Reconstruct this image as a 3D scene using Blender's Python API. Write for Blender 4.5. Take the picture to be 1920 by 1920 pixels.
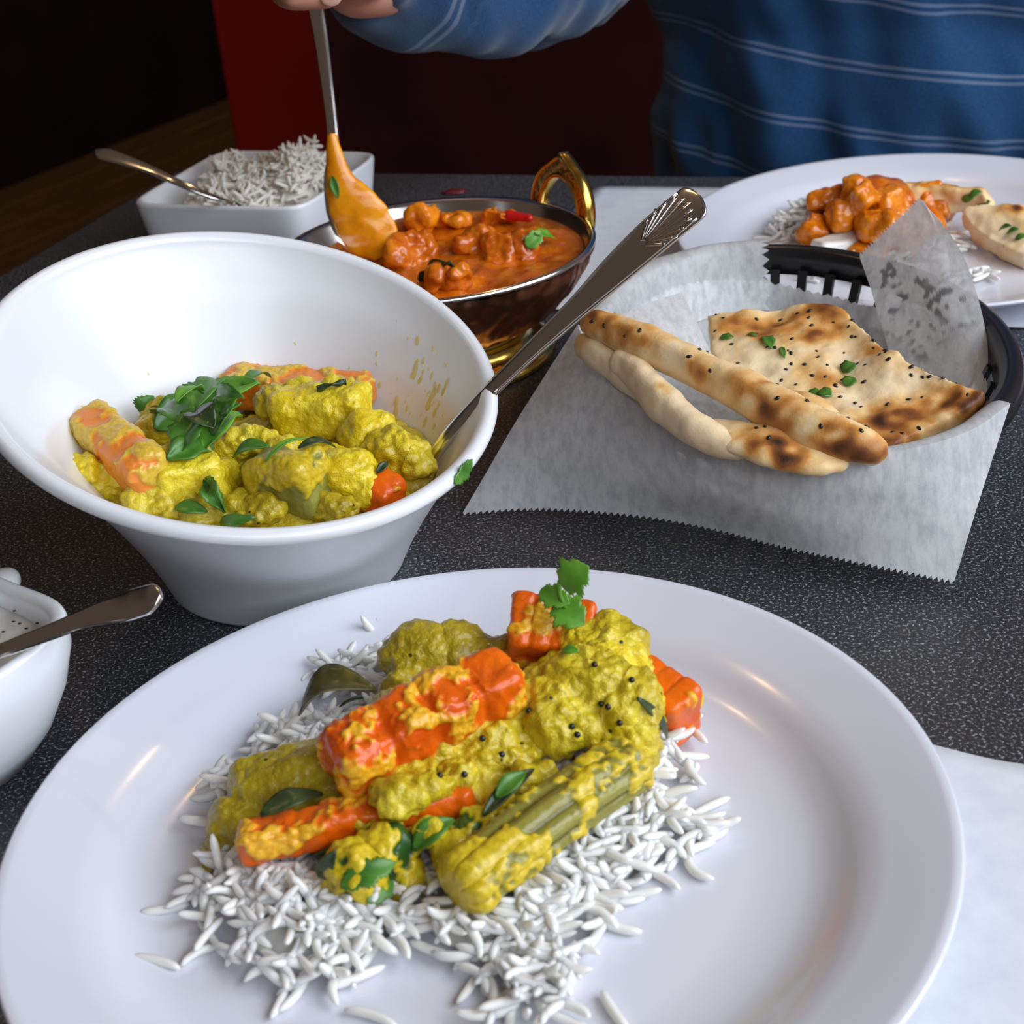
import bpy, bmesh, math, random
import numpy as np
from mathutils import Vector, Matrix, Quaternion, noise

# ------------------------------------------------------------------ reset
for o in list(bpy.data.objects):
    bpy.data.objects.remove(o, do_unlink=True)
scene = bpy.context.scene
COL = scene.collection
random.seed(7)
rng = np.random.default_rng(11)

# ------------------------------------------------------------------ camera
F_PX, PITCH, ROLL, CAM_H = 2850.0, math.radians(28.206), math.radians(-5.331), 0.313
FW = Vector((0, math.cos(PITCH), -math.sin(PITCH)))
UP0 = Vector((0, math.sin(PITCH), math.cos(PITCH)))
RT0 = Vector((1, 0, 0))
RT = RT0 * math.cos(ROLL) + UP0 * math.sin(ROLL)
UP = RT0 * -math.sin(ROLL) + UP0 * math.cos(ROLL)
CAM = Vector((0, 0, CAM_H))
cam_d = bpy.data.cameras.new('camera')
cam = bpy.data.objects.new('camera', cam_d)
COL.objects.link(cam)
cam.matrix_world = Matrix(((RT.x, UP.x, -FW.x, CAM.x), (RT.y, UP.y, -FW.y, CAM.y), (RT.z, UP.z, -FW.z, CAM.z), (0, 0, 0, 1)))
cam_d.sensor_width = 36
cam_d.lens = F_PX / 1920 * 36
cam_d.clip_start = 0.01
cam_d.dof.use_dof = True
cam_d.dof.focus_distance = 0.60
cam_d.dof.aperture_fstop = 20.0
scene.camera = cam

# ------------------------------------------------------------------ light
world = bpy.data.worlds.new('world')
scene.world = world
world.use_nodes = True
world.node_tree.nodes['Background'].inputs[0].default_value = (0.62, 0.46, 0.36, 1)
world.node_tree.nodes['Background'].inputs[1].default_value = 0.11
scene.view_settings.view_transform = 'Standard'
scene.view_settings.look = 'None'
scene.view_settings.exposure = 0.16
scene.view_settings.gamma = 1.0
scene.view_settings.use_curve_mapping = False


def area_light(name, loc, target, sx, sy, power, color):
    d = bpy.data.lights.new(name, 'AREA')
    d.shape = 'RECTANGLE'
    d.size, d.size_y, d.energy, d.color = sx, sy, power, color
    o = bpy.data.objects.new(name, d)
    COL.objects.link(o)
    o.location = loc
    o.rotation_euler = (Vector(target) - Vector(loc)).to_track_quat('-Z', 'Y').to_euler()
    return o


def bulb_light(name, loc, power, color, r):
    d = bpy.data.lights.new(name, 'POINT')
    d.energy, d.color, d.shadow_soft_size = power, color, r
    o = bpy.data.objects.new(name, d)
    COL.objects.link(o)
    o.location = loc
    return o


area_light('window_daylight', (1.55, 0.05, 1.05), (0.05, 0.62, 0.0), 1.6, 1.4, 40, (0.86, 0.92, 1.0))
area_light('window_daylight', (0.85, -1.35, 1.25), (0.0, 0.6, 0.0), 1.7, 1.2, 21, (0.86, 0.92, 1.0))
bulb_light('ceiling_bulb', (-0.55, 1.15, 1.25), 3.0, (1.0, 0.62, 0.30), 0.03)
bulb_light('ceiling_bulb', (0.25, 1.35, 1.30), 3.0, (1.0, 0.62, 0.30), 0.03)


# ------------------------------------------------------------------ measuring helpers
def ray(px, py):
    x, y = (px - 960) / F_PX, -(py - 960) / F_PX
    return FW + RT * x + UP * y


def W(px, py, z=0.0):
    """point at height z that shows at that place of the photograph"""
    d = ray(px, py)
    return CAM + d * ((z - CAM_H) / d.z)


def WY(px, py, y):
    d = ray(px, py)
    return CAM + d * (y / d.y)


def scale_at(p):
    return (Vector(p) - CAM).dot(FW) / F_PX


# ------------------------------------------------------------------ materials
def mat(name):
    m = bpy.data.materials.new(name)
    m.use_nodes = True
    nt = m.node_tree
    return m, nt, nt.nodes['Principled BSDF']


def setp(b, **k):
    names = dict(color='Base Color', rough='Roughness', metal='Metallic', spec='Specular IOR Level', coat='Coat Weight',
                 coat_rough='Coat Roughness', sss='Subsurface Weight', sss_r='Subsurface Radius', sss_s='Subsurface Scale',
                 trans='Transmission Weight', sheen='Sheen Weight', ior='IOR', alpha='Alpha')
    for a, v in k.items():
        if a in ('color',) and len(v) == 3:
            v = (*v, 1)
        b.inputs[names[a]].default_value = v


def nd(nt, t, **k):
    n = nt.nodes.new(t)
    for a, v in k.items():
        if a.startswith('i_'):
            n.inputs[a[2:].replace('_', ' ')].default_value = v
        else:
            setattr(n, a, v)
    return n


def coords(nt):
    return nd(nt, 'ShaderNodeTexCoord').outputs['Object']


def noise_tex(nt, scale, detail=3, rough=0.5, vec=None, dist=0.0):
    n = nd(nt, 'ShaderNodeTexNoise')
    n.inputs['Scale'].default_value = scale
    n.inputs['Detail'].default_value = detail
    n.inputs['Roughness'].default_value = rough
    n.inputs['Distortion'].default_value = dist
    nt.links.new(vec if vec else coords(nt), n.inputs['Vector'])
    return n.outputs['Fac']


def ramp(nt, fac, stops):
    r = nd(nt, 'ShaderNodeValToRGB')
    e = r.color_ramp.elements
    while len(e) < len(stops):
        e.new(0.5)
    for i, (p, c) in enumerate(stops):
        e[i].position = p
        e[i].color = (*c, 1) if len(c) == 3 else c
    nt.links.new(fac, r.inputs['Fac'])
    return r.outputs['Color']


def mixc(nt, fac, a, b):
    m = nd(nt, 'ShaderNodeMix', data_type='RGBA')
    for s, v in ((m.inputs['Factor'], fac), (m.inputs['A'], a), (m.inputs['B'], b)):
        if hasattr(v, 'links'):
            nt.links.new(v, s)
        elif isinstance(v, (int, float)):
            s.default_value = v
        else:
            s.default_value = (*v, 1)
    return m.outputs['Result']


def bump(nt, b, fac, strength, dist=0.001):
    n = nd(nt, 'ShaderNodeBump')
    n.inputs['Strength'].default_value = strength
    n.inputs['Distance'].default_value = dist
    nt.links.new(fac, n.inputs['Height'])
    nt.links.new(n.outputs['Normal'], b.inputs['Normal'])


def attr(nt, name):
    return nd(nt, 'ShaderNodeAttribute', attribute_name=name).outputs['Fac']


def link(nt, a, b):
    nt.links.new(a, b)


M = {}


def make_materials():
    # table laminate
    m, nt, b = mat('speckled_laminate')
    f1 = noise_tex(nt, 780, 2, 0.7)
    f2 = noise_tex(nt, 14, 3)
    c = ramp(nt, f1, [(0.47, (0.018, 0.019, 0.023)), (0.57, (0.048, 0.050, 0.058)), (0.68, (0.40, 0.42, 0.47))])
    c2 = mixc(nt, f2, c, (0.045, 0.045, 0.05))
    mm = mixc(nt, 0.25, c, c2)
    link(nt, mm, b.inputs['Base Color'])
    setp(b, rough=0.42, spec=0.6)
    bump(nt, b, f1, 0.15, 0.0004)
    M['table'] = m
    m, nt, b = mat('table_edge'); setp(b, color=(0.03, 0.025, 0.022), rough=0.5); M['table_edge'] = m
    m, nt, b = mat('black_iron'); setp(b, color=(0.012, 0.012, 0.013), rough=0.5, metal=0.3); M['iron'] = m
    # whites
    m, nt, b = mat('white_melamine'); setp(b, color=(0.73, 0.745, 0.83), rough=0.22, spec=0.5, coat=0.35, coat_rough=0.12); M['melamine'] = m
    m, nt, b = mat('white_glazed'); setp(b, color=(0.78, 0.80, 0.84), rough=0.30, spec=0.5, coat=0.35, coat_rough=0.22); M['glaze'] = m
    # metals
    m, nt, b = mat('steel'); setp(b, color=(0.74, 0.72, 0.70), rough=0.17, metal=1.0); M['steel'] = m
    m, nt, b = mat('copper')
    f = noise_tex(nt, 60, 3)
    link(nt, ramp(nt, f, [(0.3, (0.50, 0.20, 0.11)), (0.7, (0.80, 0.38, 0.24))]), b.inputs['Base Color'])
    setp(b, rough=0.30, metal=1.0); M['copper'] = m
    m, nt, b = mat('brass')
    f = noise_tex(nt, 120, 3)
    link(nt, ramp(nt, f, [(0.3, (0.62, 0.36, 0.06)), (0.7, (0.85, 0.56, 0.13))]), b.inputs['Base Color'])
    setp(b, rough=0.2, metal=1.0); M['brass'] = m
    m, nt, b = mat('engraved_brass')
    v = nd(nt, 'ShaderNodeTexVoronoi', feature='SMOOTH_F1'); v.inputs['Scale'].default_value = 260
    nv = noise_tex(nt, 200, 3, 0.6, dist=1.5)
    link(nt, ramp(nt, nv, [(0.44, (0.20, 0.10, 0.015)), (0.54, (0.62, 0.36, 0.07))]), b.inputs['Base Color'])
    setp(b, rough=0.32, metal=1.0)
    bump(nt, b, nv, 0.6, 0.001); M['brass_engraved'] = m
    m, nt, b = mat('black_plastic'); setp(b, color=(0.010, 0.010, 0.012), rough=0.28, spec=0.5); M['plastic'] = m
    # paper
    m, nt, b = mat('waxed_paper')
    vec = coords(nt)
    mp = nd(nt, 'ShaderNodeMapping'); mp.inputs['Scale'].default_value = (1.0, 0.45, 0.45); link(nt, vec, mp.inputs['Vector'])
    f = noise_tex(nt, 260, 5, 0.7, vec=mp.outputs['Vector'])
    f2 = noise_tex(nt, 22, 2, 0.5)
    col = ramp(nt, f, [(0.34, (0.72, 0.73, 0.76)), (0.58, (0.96, 0.97, 0.98))])
    gt = attr(nt, 'grease')
    col2 = mixc(nt, gt, col, (0.40, 0.40, 0.41))
    setp(b, rough=0.42, spec=0.35)
    link(nt, col2, b.inputs['Base Color'])
    tr = nd(nt, 'ShaderNodeBsdfTranslucent'); link(nt, col2, tr.inputs['Color'])
    tp = nd(nt, 'ShaderNodeBsdfTransparent')
    ms = nd(nt, 'ShaderNodeMixShader'); ms.inputs[0].default_value = 0.45
    link(nt, b.outputs[0], ms.inputs[1]); link(nt, tr.outputs[0], ms.inputs[2])
    ms2 = nd(nt, 'ShaderNodeMixShader')
    a = nd(nt, 'ShaderNodeMath', operation='MULTIPLY_ADD'); a.inputs[1].default_value = 0.28; a.inputs[2].default_value = 0.10
    link(nt, gt, a.inputs[0]); link(nt, a.outputs[0], ms2.inputs[0])
    link(nt, ms.outputs[0], ms2.inputs[1]); link(nt, tp.outputs[0], ms2.inputs[2])
    link(nt, ms2.outputs[0], nt.nodes['Material Output'].inputs['Surface'])
    bump(nt, b, f2, 0.25, 0.002); M['paper'] = m
    m, nt, b = mat('placemat_paper')
    f = noise_tex(nt, 90, 4, 0.6)
    link(nt, ramp(nt, f, [(0.3, (0.66, 0.69, 0.75)), (0.7, (0.76, 0.78, 0.83))]), b.inputs['Base Color'])
    setp(b, rough=0.6); bump(nt, b, f, 0.2, 0.001); M['mat_paper'] = m

    # curry family
    def curry(name, lo, mid, hi, specks=True, rough=0.30, sss=0.12, bs=0.5, gscale=620):
        m, nt, b = mat(name)
        f = noise_tex(nt, 85, 4, 0.6)
        c = ramp(nt, f, [(0.30, lo), (0.5, mid), (0.72, hi)])
        g = noise_tex(nt, gscale, 3, 0.6)
        c = mixc(nt, ramp(nt, g, [(0.56, (0, 0, 0)), (0.72, (0.4, 0.4, 0.4))]), c, hi)
        if specks:
            v = nd(nt, 'ShaderNodeTexVoronoi'); v.inputs['Scale'].default_value = 290
            link(nt, coords(nt), v.inputs['Vector'])
            sel = nd(nt, 'ShaderNodeSeparateColor'); link(nt, v.outputs['Color'], sel.inputs[0])
            s1 = nd(nt, 'ShaderNodeMath', operation='GREATER_THAN'); s1.inputs[1].default_value = 0.90; link(nt, sel.outputs[0], s1.inputs[0])
            s2 = nd(nt, 'ShaderNodeMath', operation='LESS_THAN'); s2.inputs[1].default_value = 0.20; link(nt, v.outputs['Distance'], s2.inputs[0])
            s3 = nd(nt, 'ShaderNodeMath', operation='MULTIPLY'); link(nt, s1.outputs[0], s3.inputs[0]); link(nt, s2.outputs[0], s3.inputs[1])
            c = mixc(nt, s3.outputs[0], c, (0.035, 0.04, 0.012))
        link(nt, c, b.inputs['Base Color'])
        setp(b, rough=rough, spec=0.36, coat=0.35, coat_rough=0.12, sss=sss, sss_r=(0.6, 0.4, 0.1), sss_s=0.004)
        bump(nt, b, g, bs, 0.0011)
        M[name] = m
        return m
    curry('yellow_curry', (0.40, 0.29, 0.006), (0.61, 0.465, 0.014), (0.82, 0.67, 0.05), bs=0.8, gscale=700, rough=0.24)
    curry('olive_curry', (0.29, 0.215, 0.006), (0.44, 0.33, 0.010), (0.64, 0.50, 0.03), bs=0.7, gscale=700, rough=0.24)
    curry('bright_potato', (0.60, 0.43, 0.006), (0.76, 0.57, 0.014), (0.88, 0.74, 0.06), specks=False, bs=0.7, gscale=700, rough=0.24)
    curry('orange_gravy', (0.42, 0.070, 0.002), (0.58, 0.125, 0.003), (0.72, 0.22, 0.008), specks=False, rough=0.2, bs=0.35, gscale=420)
    curry('orange_chunk', (0.54, 0.115, 0.002), (0.72, 0.195, 0.004), (0.84, 0.31, 0.010), specks=False, rough=0.2, bs=0.35, gscale=420)
    curry('ladle_sauce', (0.70, 0.22, 0.003), (0.82, 0.30, 0.005), (0.88, 0.38, 0.012), specks=False, rough=0.2, bs=0.2, gscale=420)

    def coated(name, base_lo, base_hi, sauce_lo, sauce_hi, rough=0.28, streak=None):
        m, nt, b = mat(name)
        if streak:
            vec = coords(nt)
            base = ramp(nt, attr(nt, 'groove'), [(0.1, base_lo), (0.8, base_hi)])
        else:
            base = ramp(nt, noise_tex(nt, 60, 3), [(0.3, base_lo), (0.7, base_hi)])
        g = noise_tex(nt, 520, 3, 0.6)
        sauce = ramp(nt, g, [(0.35, sauce_lo), (0.68, sauce_hi)])
        sa = ramp(nt, attr(nt, 'sauce'), [(0.25, (0, 0, 0)), (0.80, (0.92, 0.92, 0.92))])
        c = mixc(nt, sa, base, sauce)
        link(nt, c, b.inputs['Base Color'])
        setp(b, rough=rough, spec=0.5, sss=0.10, sss_r=(0.8, 0.25, 0.05), sss_s=0.004)
        bump(nt, b, g, 0.35, 0.001)
        M[name] = m
    coated('carrot', (0.66, 0.080, 0.001), (0.86, 0.16, 0.003), (0.72, 0.34, 0.006), (0.90, 0.56, 0.04))
    coated('pale_carrot', (0.74, 0.20, 0.02), (0.85, 0.28, 0.04), (0.60, 0.40, 0.03), (0.78, 0.56, 0.07))
    coated('drumstick', (0.085, 0.075, 0.008), (0.30, 0.27, 0.045), (0.56, 0.40, 0.006), (0.78, 0.58, 0.03), streak=True)
    coated('squash', (0.16, 0.17, 0.03), (0.30, 0.28, 0.05), (0.52, 0.37, 0.006), (0.74, 0.54, 0.03))
    coated('herb_lump', (0.02, 0.07, 0.012), (0.05, 0.13, 0.02), (0.58, 0.42, 0.006), (0.80, 0.60, 0.03))

    def leafm(name, lo, hi, rough=0.35):
        m, nt, b = mat(name)
        f = noise_tex(nt, 150, 3)
        link(nt, ramp(nt, f, [(0.3, lo), (0.7, hi)]), b.inputs['Base Color'])
        setp(b, rough=rough, spec=0.5, sss=0.1, sss_r=(0.2, 0.5, 0.1), sss_s=0.001)
        bump(nt, b, f, 0.3, 0.0008)
        M[name] = m
    leafm('fresh_leaf', (0.035, 0.13, 0.012), (0.09, 0.25, 0.03))
    leafm('bright_leaf', (0.08, 0.26, 0.02), (0.16, 0.38, 0.04))
    leafm('curry_leaf', (0.018, 0.032, 0.012), (0.05, 0.085, 0.025), 0.3)
    leafm('brown_leaf', (0.05, 0.05, 0.012), (0.14, 0.12, 0.03), 0.3)
    m, nt, b = mat('seed_black'); setp(b, color=(0.010, 0.010, 0.012), rough=0.3); M['seed'] = m
    m, nt, b = mat('red_chili'); setp(b, color=(0.55, 0.01, 0.008), rough=0.2); M['chili'] = m
    m, nt, b = mat('maroon_spot'); setp(b, color=(0.12, 0.012, 0.018), rough=0.25); M['spot'] = m
    m, nt, b = mat('turmeric_smear'); setp(b, color=(0.86, 0.70, 0.12), rough=0.4, alpha=0.55); M['smear'] = m
    # rice
    m, nt, b = mat('rice_white'); setp(b, color=(0.84, 0.83, 0.79), rough=0.35, spec=0.5, sss=0.5, sss_r=(0.9, 0.8, 0.6), sss_s=0.003); M['rice'] = m
    m, nt, b = mat('rice_cream'); setp(b, color=(0.78, 0.75, 0.68), rough=0.45, spec=0.4, sss=0.2, sss_r=(0.9, 0.8, 0.6), sss_s=0.002); M['rice2'] = m
    m, nt, b = mat('yogurt_sauce')
    f = noise_tex(nt, 60, 3)
    link(nt, ramp(nt, f, [(0.3, (0.50, 0.48, 0.44)), (0.7, (0.66, 0.64, 0.60))]), b.inputs['Base Color'])
    setp(b, rough=0.2, spec=0.5); M['raita'] = m
    # naan
    m, nt, b = mat('naan_crust')
    t = attr(nt, 'toast')
    fine = noise_tex(nt, 420, 3, 0.6)
    med = noise_tex(nt, 70, 4, 0.6)
    add = nd(nt, 'ShaderNodeMath', operation='MULTIPLY_ADD'); add.inputs[1].default_value = 0.26; link(nt, med, add.inputs[0]); link(nt, t, add.inputs[2])
    add2 = nd(nt, 'ShaderNodeMath', operation='MULTIPLY_ADD'); add2.inputs[1].default_value = 0.10; link(nt, fine, add2.inputs[0]); link(nt, add.outputs[0], add2.inputs[2])
    c = ramp(nt, add2.outputs[0], [(0.22, (0.90, 0.72, 0.46)), (0.36, (0.86, 0.58, 0.26)), (0.52, (0.62, 0.27, 0.06)), (0.70, (0.26, 0.085, 0.02)), (0.92, (0.04, 0.015, 0.007))])
    link(nt, c, b.inputs['Base Color'])
    setp(b, rough=0.48, spec=0.4, sss=0.1, sss_r=(0.8, 0.5, 0.2), sss_s=0.003)
    bump(nt, b, fine, 0.3, 0.0008); M['naan'] = m
    # room
    m, nt, b = mat('dark_floor_wood')
    vec = coords(nt); mp = nd(nt, 'ShaderNodeMapping'); mp.inputs['Scale'].default_value = (3, 40, 3); link(nt, vec, mp.inputs['Vector'])
    f = noise_tex(nt, 1.5, 4, 0.6, vec=mp.outputs['Vector'])
    link(nt, ramp(nt, f, [(0.3, (0.15, 0.075, 0.028)), (0.7, (0.32, 0.17, 0.068))]), b.inputs['Base Color'])
    setp(b, rough=0.45); M['floor'] = m
    m, nt, b = mat('dark_gap'); setp(b, color=(0.01, 0.006, 0.004), rough=0.8); M['gap'] = m
    m, nt, b = mat('dark_wall_panel')
    f = noise_tex(nt, 6, 3)
    link(nt, ramp(nt, f, [(0.3, (0.012, 0.006, 0.004)), (0.7, (0.026, 0.013, 0.008))]), b.inputs['Base Color'])
    setp(b, rough=0.7, spec=0.2); M['wall'] = m
    m, nt, b = mat('red_paint'); setp(b, color=(0.20, 0.006, 0.004), rough=0.6, spec=0.2); M['red'] = m
    m, nt, b = mat('maroon_vinyl')
    f = noise_tex(nt, 12, 3)
    link(nt, ramp(nt, f, [(0.3, (0.045, 0.010, 0.012)), (0.7, (0.075, 0.018, 0.020))]), b.inputs['Base Color'])
    setp(b, rough=0.5, spec=0.25); M['maroon'] = m
    m, nt, b = mat('skin'); setp(b, color=(0.60, 0.30, 0.21), rough=0.5, sss=0.15, sss_r=(1, 0.3, 0.15), sss_s=0.006); M['skin'] = m
    m, nt, b = mat('nail'); setp(b, color=(0.66, 0.38, 0.30), rough=0.3); M['nail'] = m
    m, nt, b = mat('hair'); setp(b, color=(0.03, 0.018, 0.01), rough=0.6); M['hair'] = m
    m, nt, b = mat('denim_dark'); setp(b, color=(0.01, 0.012, 0.02), rough=0.8); M['trousers'] = m
    m, nt, b = mat('blue_shirt')
    vec = coords(nt)
    w = noise_tex(nt, 900, 2, 0.7)
    w2 = noise_tex(nt, 120, 4, 0.7)
    base = ramp(nt, w, [(0.3, (0.004, 0.026, 0.080)), (0.7, (0.014, 0.070, 0.175))])
    base = mixc(nt, ramp(nt, w2, [(0.35, (0, 0, 0)), (0.7, (0.5, 0.5, 0.5))]), base, (0.010, 0.050, 0.13))
    st = attr(nt, 'stripe')
    fr = nd(nt, 'ShaderNodeMath', operation='FRACT'); link(nt, st, fr.inputs[0])

    def band(lo, hi):
        a = nd(nt, 'ShaderNodeMath', operation='GREATER_THAN'); a.inputs[1].default_value = lo; link(nt, fr.outputs[0], a.inputs[0])
        c = nd(nt, 'ShaderNodeMath', operation='LESS_THAN'); c.inputs[1].default_value = hi; link(nt, fr.outputs[0], c.inputs[0])
        d = nd(nt, 'ShaderNodeMath', operation='MULTIPLY'); link(nt, a.outputs[0], d.inputs[0]); link(nt, c.outputs[0], d.inputs[1])
        return d.outputs[0]
    s = nd(nt, 'ShaderNodeMath', operation='ADD'); link(nt, band(0.42, 0.47), s.inputs[0]); link(nt, band(0.53, 0.58), s.inputs[1])
    s2 = nd(nt, 'ShaderNodeMath', operation='MULTIPLY'); s2.inputs[1].default_value = 0.30; link(nt, s.outputs[0], s2.inputs[0])
    link(nt, mixc(nt, s2.outputs[0], base, (0.30, 0.36, 0.50)), b.inputs['Base Color'])
    setp(b, rough=0.85, spec=0.15, sheen=0.2)
    bump(nt, b, w, 0.3, 0.0006); M['shirt'] = m


make_materials()


# ------------------------------------------------------------------ object helpers
def obj(name, me, material, parent=None, smooth=True):
    o = bpy.data.objects.new(name, me)
    COL.objects.link(o)
    if material is not None:
        me.materials.clear()
        me.materials.append(M[material])
    if smooth:
        me.polygons.foreach_set('use_smooth', [True] * len(me.polygons))
    if parent is not None:
        o.parent = parent
        o.matrix_parent_inverse = parent.matrix_world.inverted()
    return o


def tag(o, label, cat, group=None, kind=None):
    o['label'] = label
    o['category'] = cat
    if group:
        o['group'] = group
    if kind:
        o['kind'] = kind
    return o


def struct(o):
    o['kind'] = 'structure'
    return o


def empty(name, loc, label, cat, group=None):
    o = bpy.data.objects.new(name, None)
    o.empty_display_size = 0.02
    COL.objects.link(o)
    o.location = loc
    bpy.context.view_layer.update()
    return tag(o, label, cat, group)


def pymesh(name, v, f):
    me = bpy.data.meshes.new(name)
    me.from_pydata([tuple(x) for x in v], [], f)
    me.update()
    return me


def recalc(me):
    bm = bmesh.new(); bm.from_mesh(me)
    bmesh.ops.recalc_face_normals(bm, faces=bm.faces)
    bm.to_mesh(me); bm.free()
    return me


def box_mesh(name, c, half, rot=None, bevel=0.0, seg=2):
    bm = bmesh.new()
    bmesh.ops.create_cube(bm, size=2)
    for v in bm.verts:
        v.co = Vector((v.co.x * half[0], v.co.y * half[1], v.co.z * half[2]))
    if bevel:
        bmesh.ops.bevel(bm, geom=list(bm.edges), offset=bevel, segments=seg, affect='EDGES', profile=0.5)
    R = rot.to_matrix().to_4x4() if isinstance(rot, Quaternion) else (rot if rot else Matrix())
    bmesh.ops.transform(bm, matrix=Matrix.Translation(c) @ R, verts=bm.verts)
    me = bpy.data.meshes.new(name); bm.to_mesh(me); bm.free()
    return me


def grid_mesh(name, rows, closed_u=False):
    """rows: list of lists of points"""
    nr, nc = len(rows), len(rows[0])
    v = [p for r in rows for p in r]
    f = []
    for i in range(nr - 1):
        for j in range(nc if closed_u else nc - 1):
            k = (j + 1) % nc
            f.append((i * nc + j, i * nc + k, (i + 1) * nc + k, (i + 1) * nc + j))
    return pymesh(name, v, f)


def lathe(name, prof, c, n=96):
    """prof (r,z) going along the surface; poles when r==0"""
    c = Vector(c)
    rows = [[c + Vector((r * math.cos(2 * math.pi * j / n), r * math.sin(2 * math.pi * j / n), z)) for j in range(n)] for r, z in prof]
    me = grid_mesh(name, rows, True)
    bm = bmesh.new(); bm.from_mesh(me)
    bmesh.ops.remove_doubles(bm, verts=bm.verts, dist=1e-6)
    bmesh.ops.recalc_face_normals(bm, faces=bm.faces)
    bm.to_mesh(me); bm.free()
    return me


def catmull(pts, n):
    pts = [np.array(p, float) for p in pts]
    P = [2 * pts[0] - pts[1]] + pts + [2 * pts[-1] - pts[-2]]
    out = []
    m = len(pts) - 1
    for i in range(n):
        t = i / (n - 1) * m
        k = min(int(t), m - 1)
        u = t - k
        a, b, c, d = P[k], P[k + 1], P[k + 2], P[k + 3]
        out.append(0.5 * ((2 * b) + (-a + c) * u + (2 * a - 5 * b + 4 * c - d) * u * u + (-a + 3 * b - 3 * c + d) * u ** 3))
    return out


def sweep(name, path, widths, thicks, up, n=40, m=16, power=2.0, cap=True):
    """flattened tube: path points, half-widths, half-thicknesses (lists, interpolated), up = thickness direction hint"""
    P = catmull([tuple(p) for p in path], n)
    tw = np.linspace(0, 1, len(widths)); tt = np.linspace(0, 1, len(thicks))
    ts = np.linspace(0, 1, n)
    w = np.interp(ts, tw, widths); h = np.interp(ts, tt, thicks)
    rows = []
    up = Vector(up)
    for i in range(n):
        a = Vector(P[max(i - 1, 0)]); b = Vector(P[min(i + 1, n - 1)])
        t = (b - a).normalized()
        s = t.cross(up).normalized()
        u = s.cross(t).normalized()
        row = []
        for j in range(m):
            an = 2 * math.pi * j / m
            ca, sa = math.cos(an), math.sin(an)
            x = math.copysign(abs(ca) ** (2 / power), ca); y = math.copysign(abs(sa) ** (2 / power), sa)
            row.append(Vector(P[i]) + s * (x * w[i]) + u * (y * h[i]))
        rows.append(row)
    me = grid_mesh(name, rows, True)
    if cap:
        bm = bmesh.new(); bm.from_mesh(me)
        bmesh.ops.holes_fill(bm, edges=[e for e in bm.edges if e.is_boundary], sides=0)
        bmesh.ops.recalc_face_normals(bm, faces=bm.faces)
        bm.to_mesh(me); bm.free()
    return me


def rounded(ws, e=0.08, n=80):
    t = np.linspace(0, 1, n)
    w = np.interp(t, np.linspace(0, 1, len(ws)), ws)
    k = np.clip((t - (1 - e)) / e, 0, 1)
    return list(w * np.sqrt(np.maximum(1 - k ** 2, 0.02)))


# --- organic solids: union of primitives, voxel remeshed, displaced
def prim_ell(c, r, rot=None):
    return ('ell', Vector(c), Vector(r if hasattr(r, '__len__') else (r, r, r)), rot)


def prim_box(c, half, rot=None, bev=0.3):
    return ('box', Vector(c), Vector(half), rot, bev)


def prim_cap(p0, p1, r0, r1=None, flat=None):
    return ('cap', Vector(p0), Vector(p1), r0, r1 if r1 is not None else r0)


def add_prim(bm, p):
    if p[0] == 'ell':
        g = bmesh.ops.create_icosphere(bm, subdivisions=3, radius=1.0)['verts']
        R = p[3].to_matrix().to_4x4() if p[3] is not None else Matrix()
        bmesh.ops.transform(bm, matrix=Matrix.Translation(p[1]) @ R @ Matrix.Diagonal((*p[2], 1)), verts=g)
    elif p[0] == 'box':
        t = bmesh.new()
        bmesh.ops.create_cube(t, size=2)
        for v in t.verts:
            v.co = Vector((v.co.x * p[2].x, v.co.y * p[2].y, v.co.z * p[2].z))
        bmesh.ops.bevel(t, geom=list(t.edges), offset=min(p[2]) * p[4], segments=3, affect='EDGES', profile=0.5)
        R = p[3].to_matrix().to_4x4() if p[3] is not None else Matrix()
        bmesh.ops.transform(t, matrix=Matrix.Translation(p[1]) @ R, verts=t.verts)
        me = bpy.data.meshes.new('t'); t.to_mesh(me); t.free(); bm.from_mesh(me); bpy.data.meshes.remove(me)
    elif p[0] == 'cap':
        a, b, r0, r1 = p[1], p[2], p[3], p[4]
        d = b - a
        q = Vector((0, 0, 1)).rotation_difference(d.normalized()) if d.length > 1e-9 else Quaternion()
        L = d.length
        prof = []
        for k in range(7):
            an = -math.pi / 2 + math.pi / 2 * k / 6
            prof.append((r0 * math.cos(an), r0 * math.sin(an)))
        for k in range(7):
            an = math.pi / 2 * k / 6
            prof.append((r1 * math.cos(an), L + r1 * math.sin(an)))
        me = lathe('t', prof, (0, 0, 0), 20)
        me.transform(Matrix.Translation(a) @ q.to_matrix().to_4x4())
        bm.from_mesh(me); bpy.data.meshes.remove(me)
    elif p[0] == 'mesh':
        bm.from_mesh(p[1])


def remesh(prims, voxel, smooth=2):
    bm = bmesh.new()
    for p in prims:
        add_prim(bm, p)
    me = bpy.data.meshes.new('tmp'); bm.to_mesh(me); bm.free()
    o = bpy.data.objects.new('tmp', me); COL.objects.link(o)
    md = o.modifiers.new('r', 'REMESH'); md.mode = 'VOXEL'; md.voxel_size = voxel
    if smooth:
        s = o.modifiers.new('s', 'SMOOTH'); s.factor = 0.5; s.iterations = smooth
    dg = bpy.context.evaluated_depsgraph_get(); dg.update()
    out = bpy.data.meshes.new_from_object(o.evaluated_get(dg), depsgraph=dg)
    bpy.data.objects.remove(o, do_unlink=True); bpy.data.meshes.remove(me)
    return out


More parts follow.
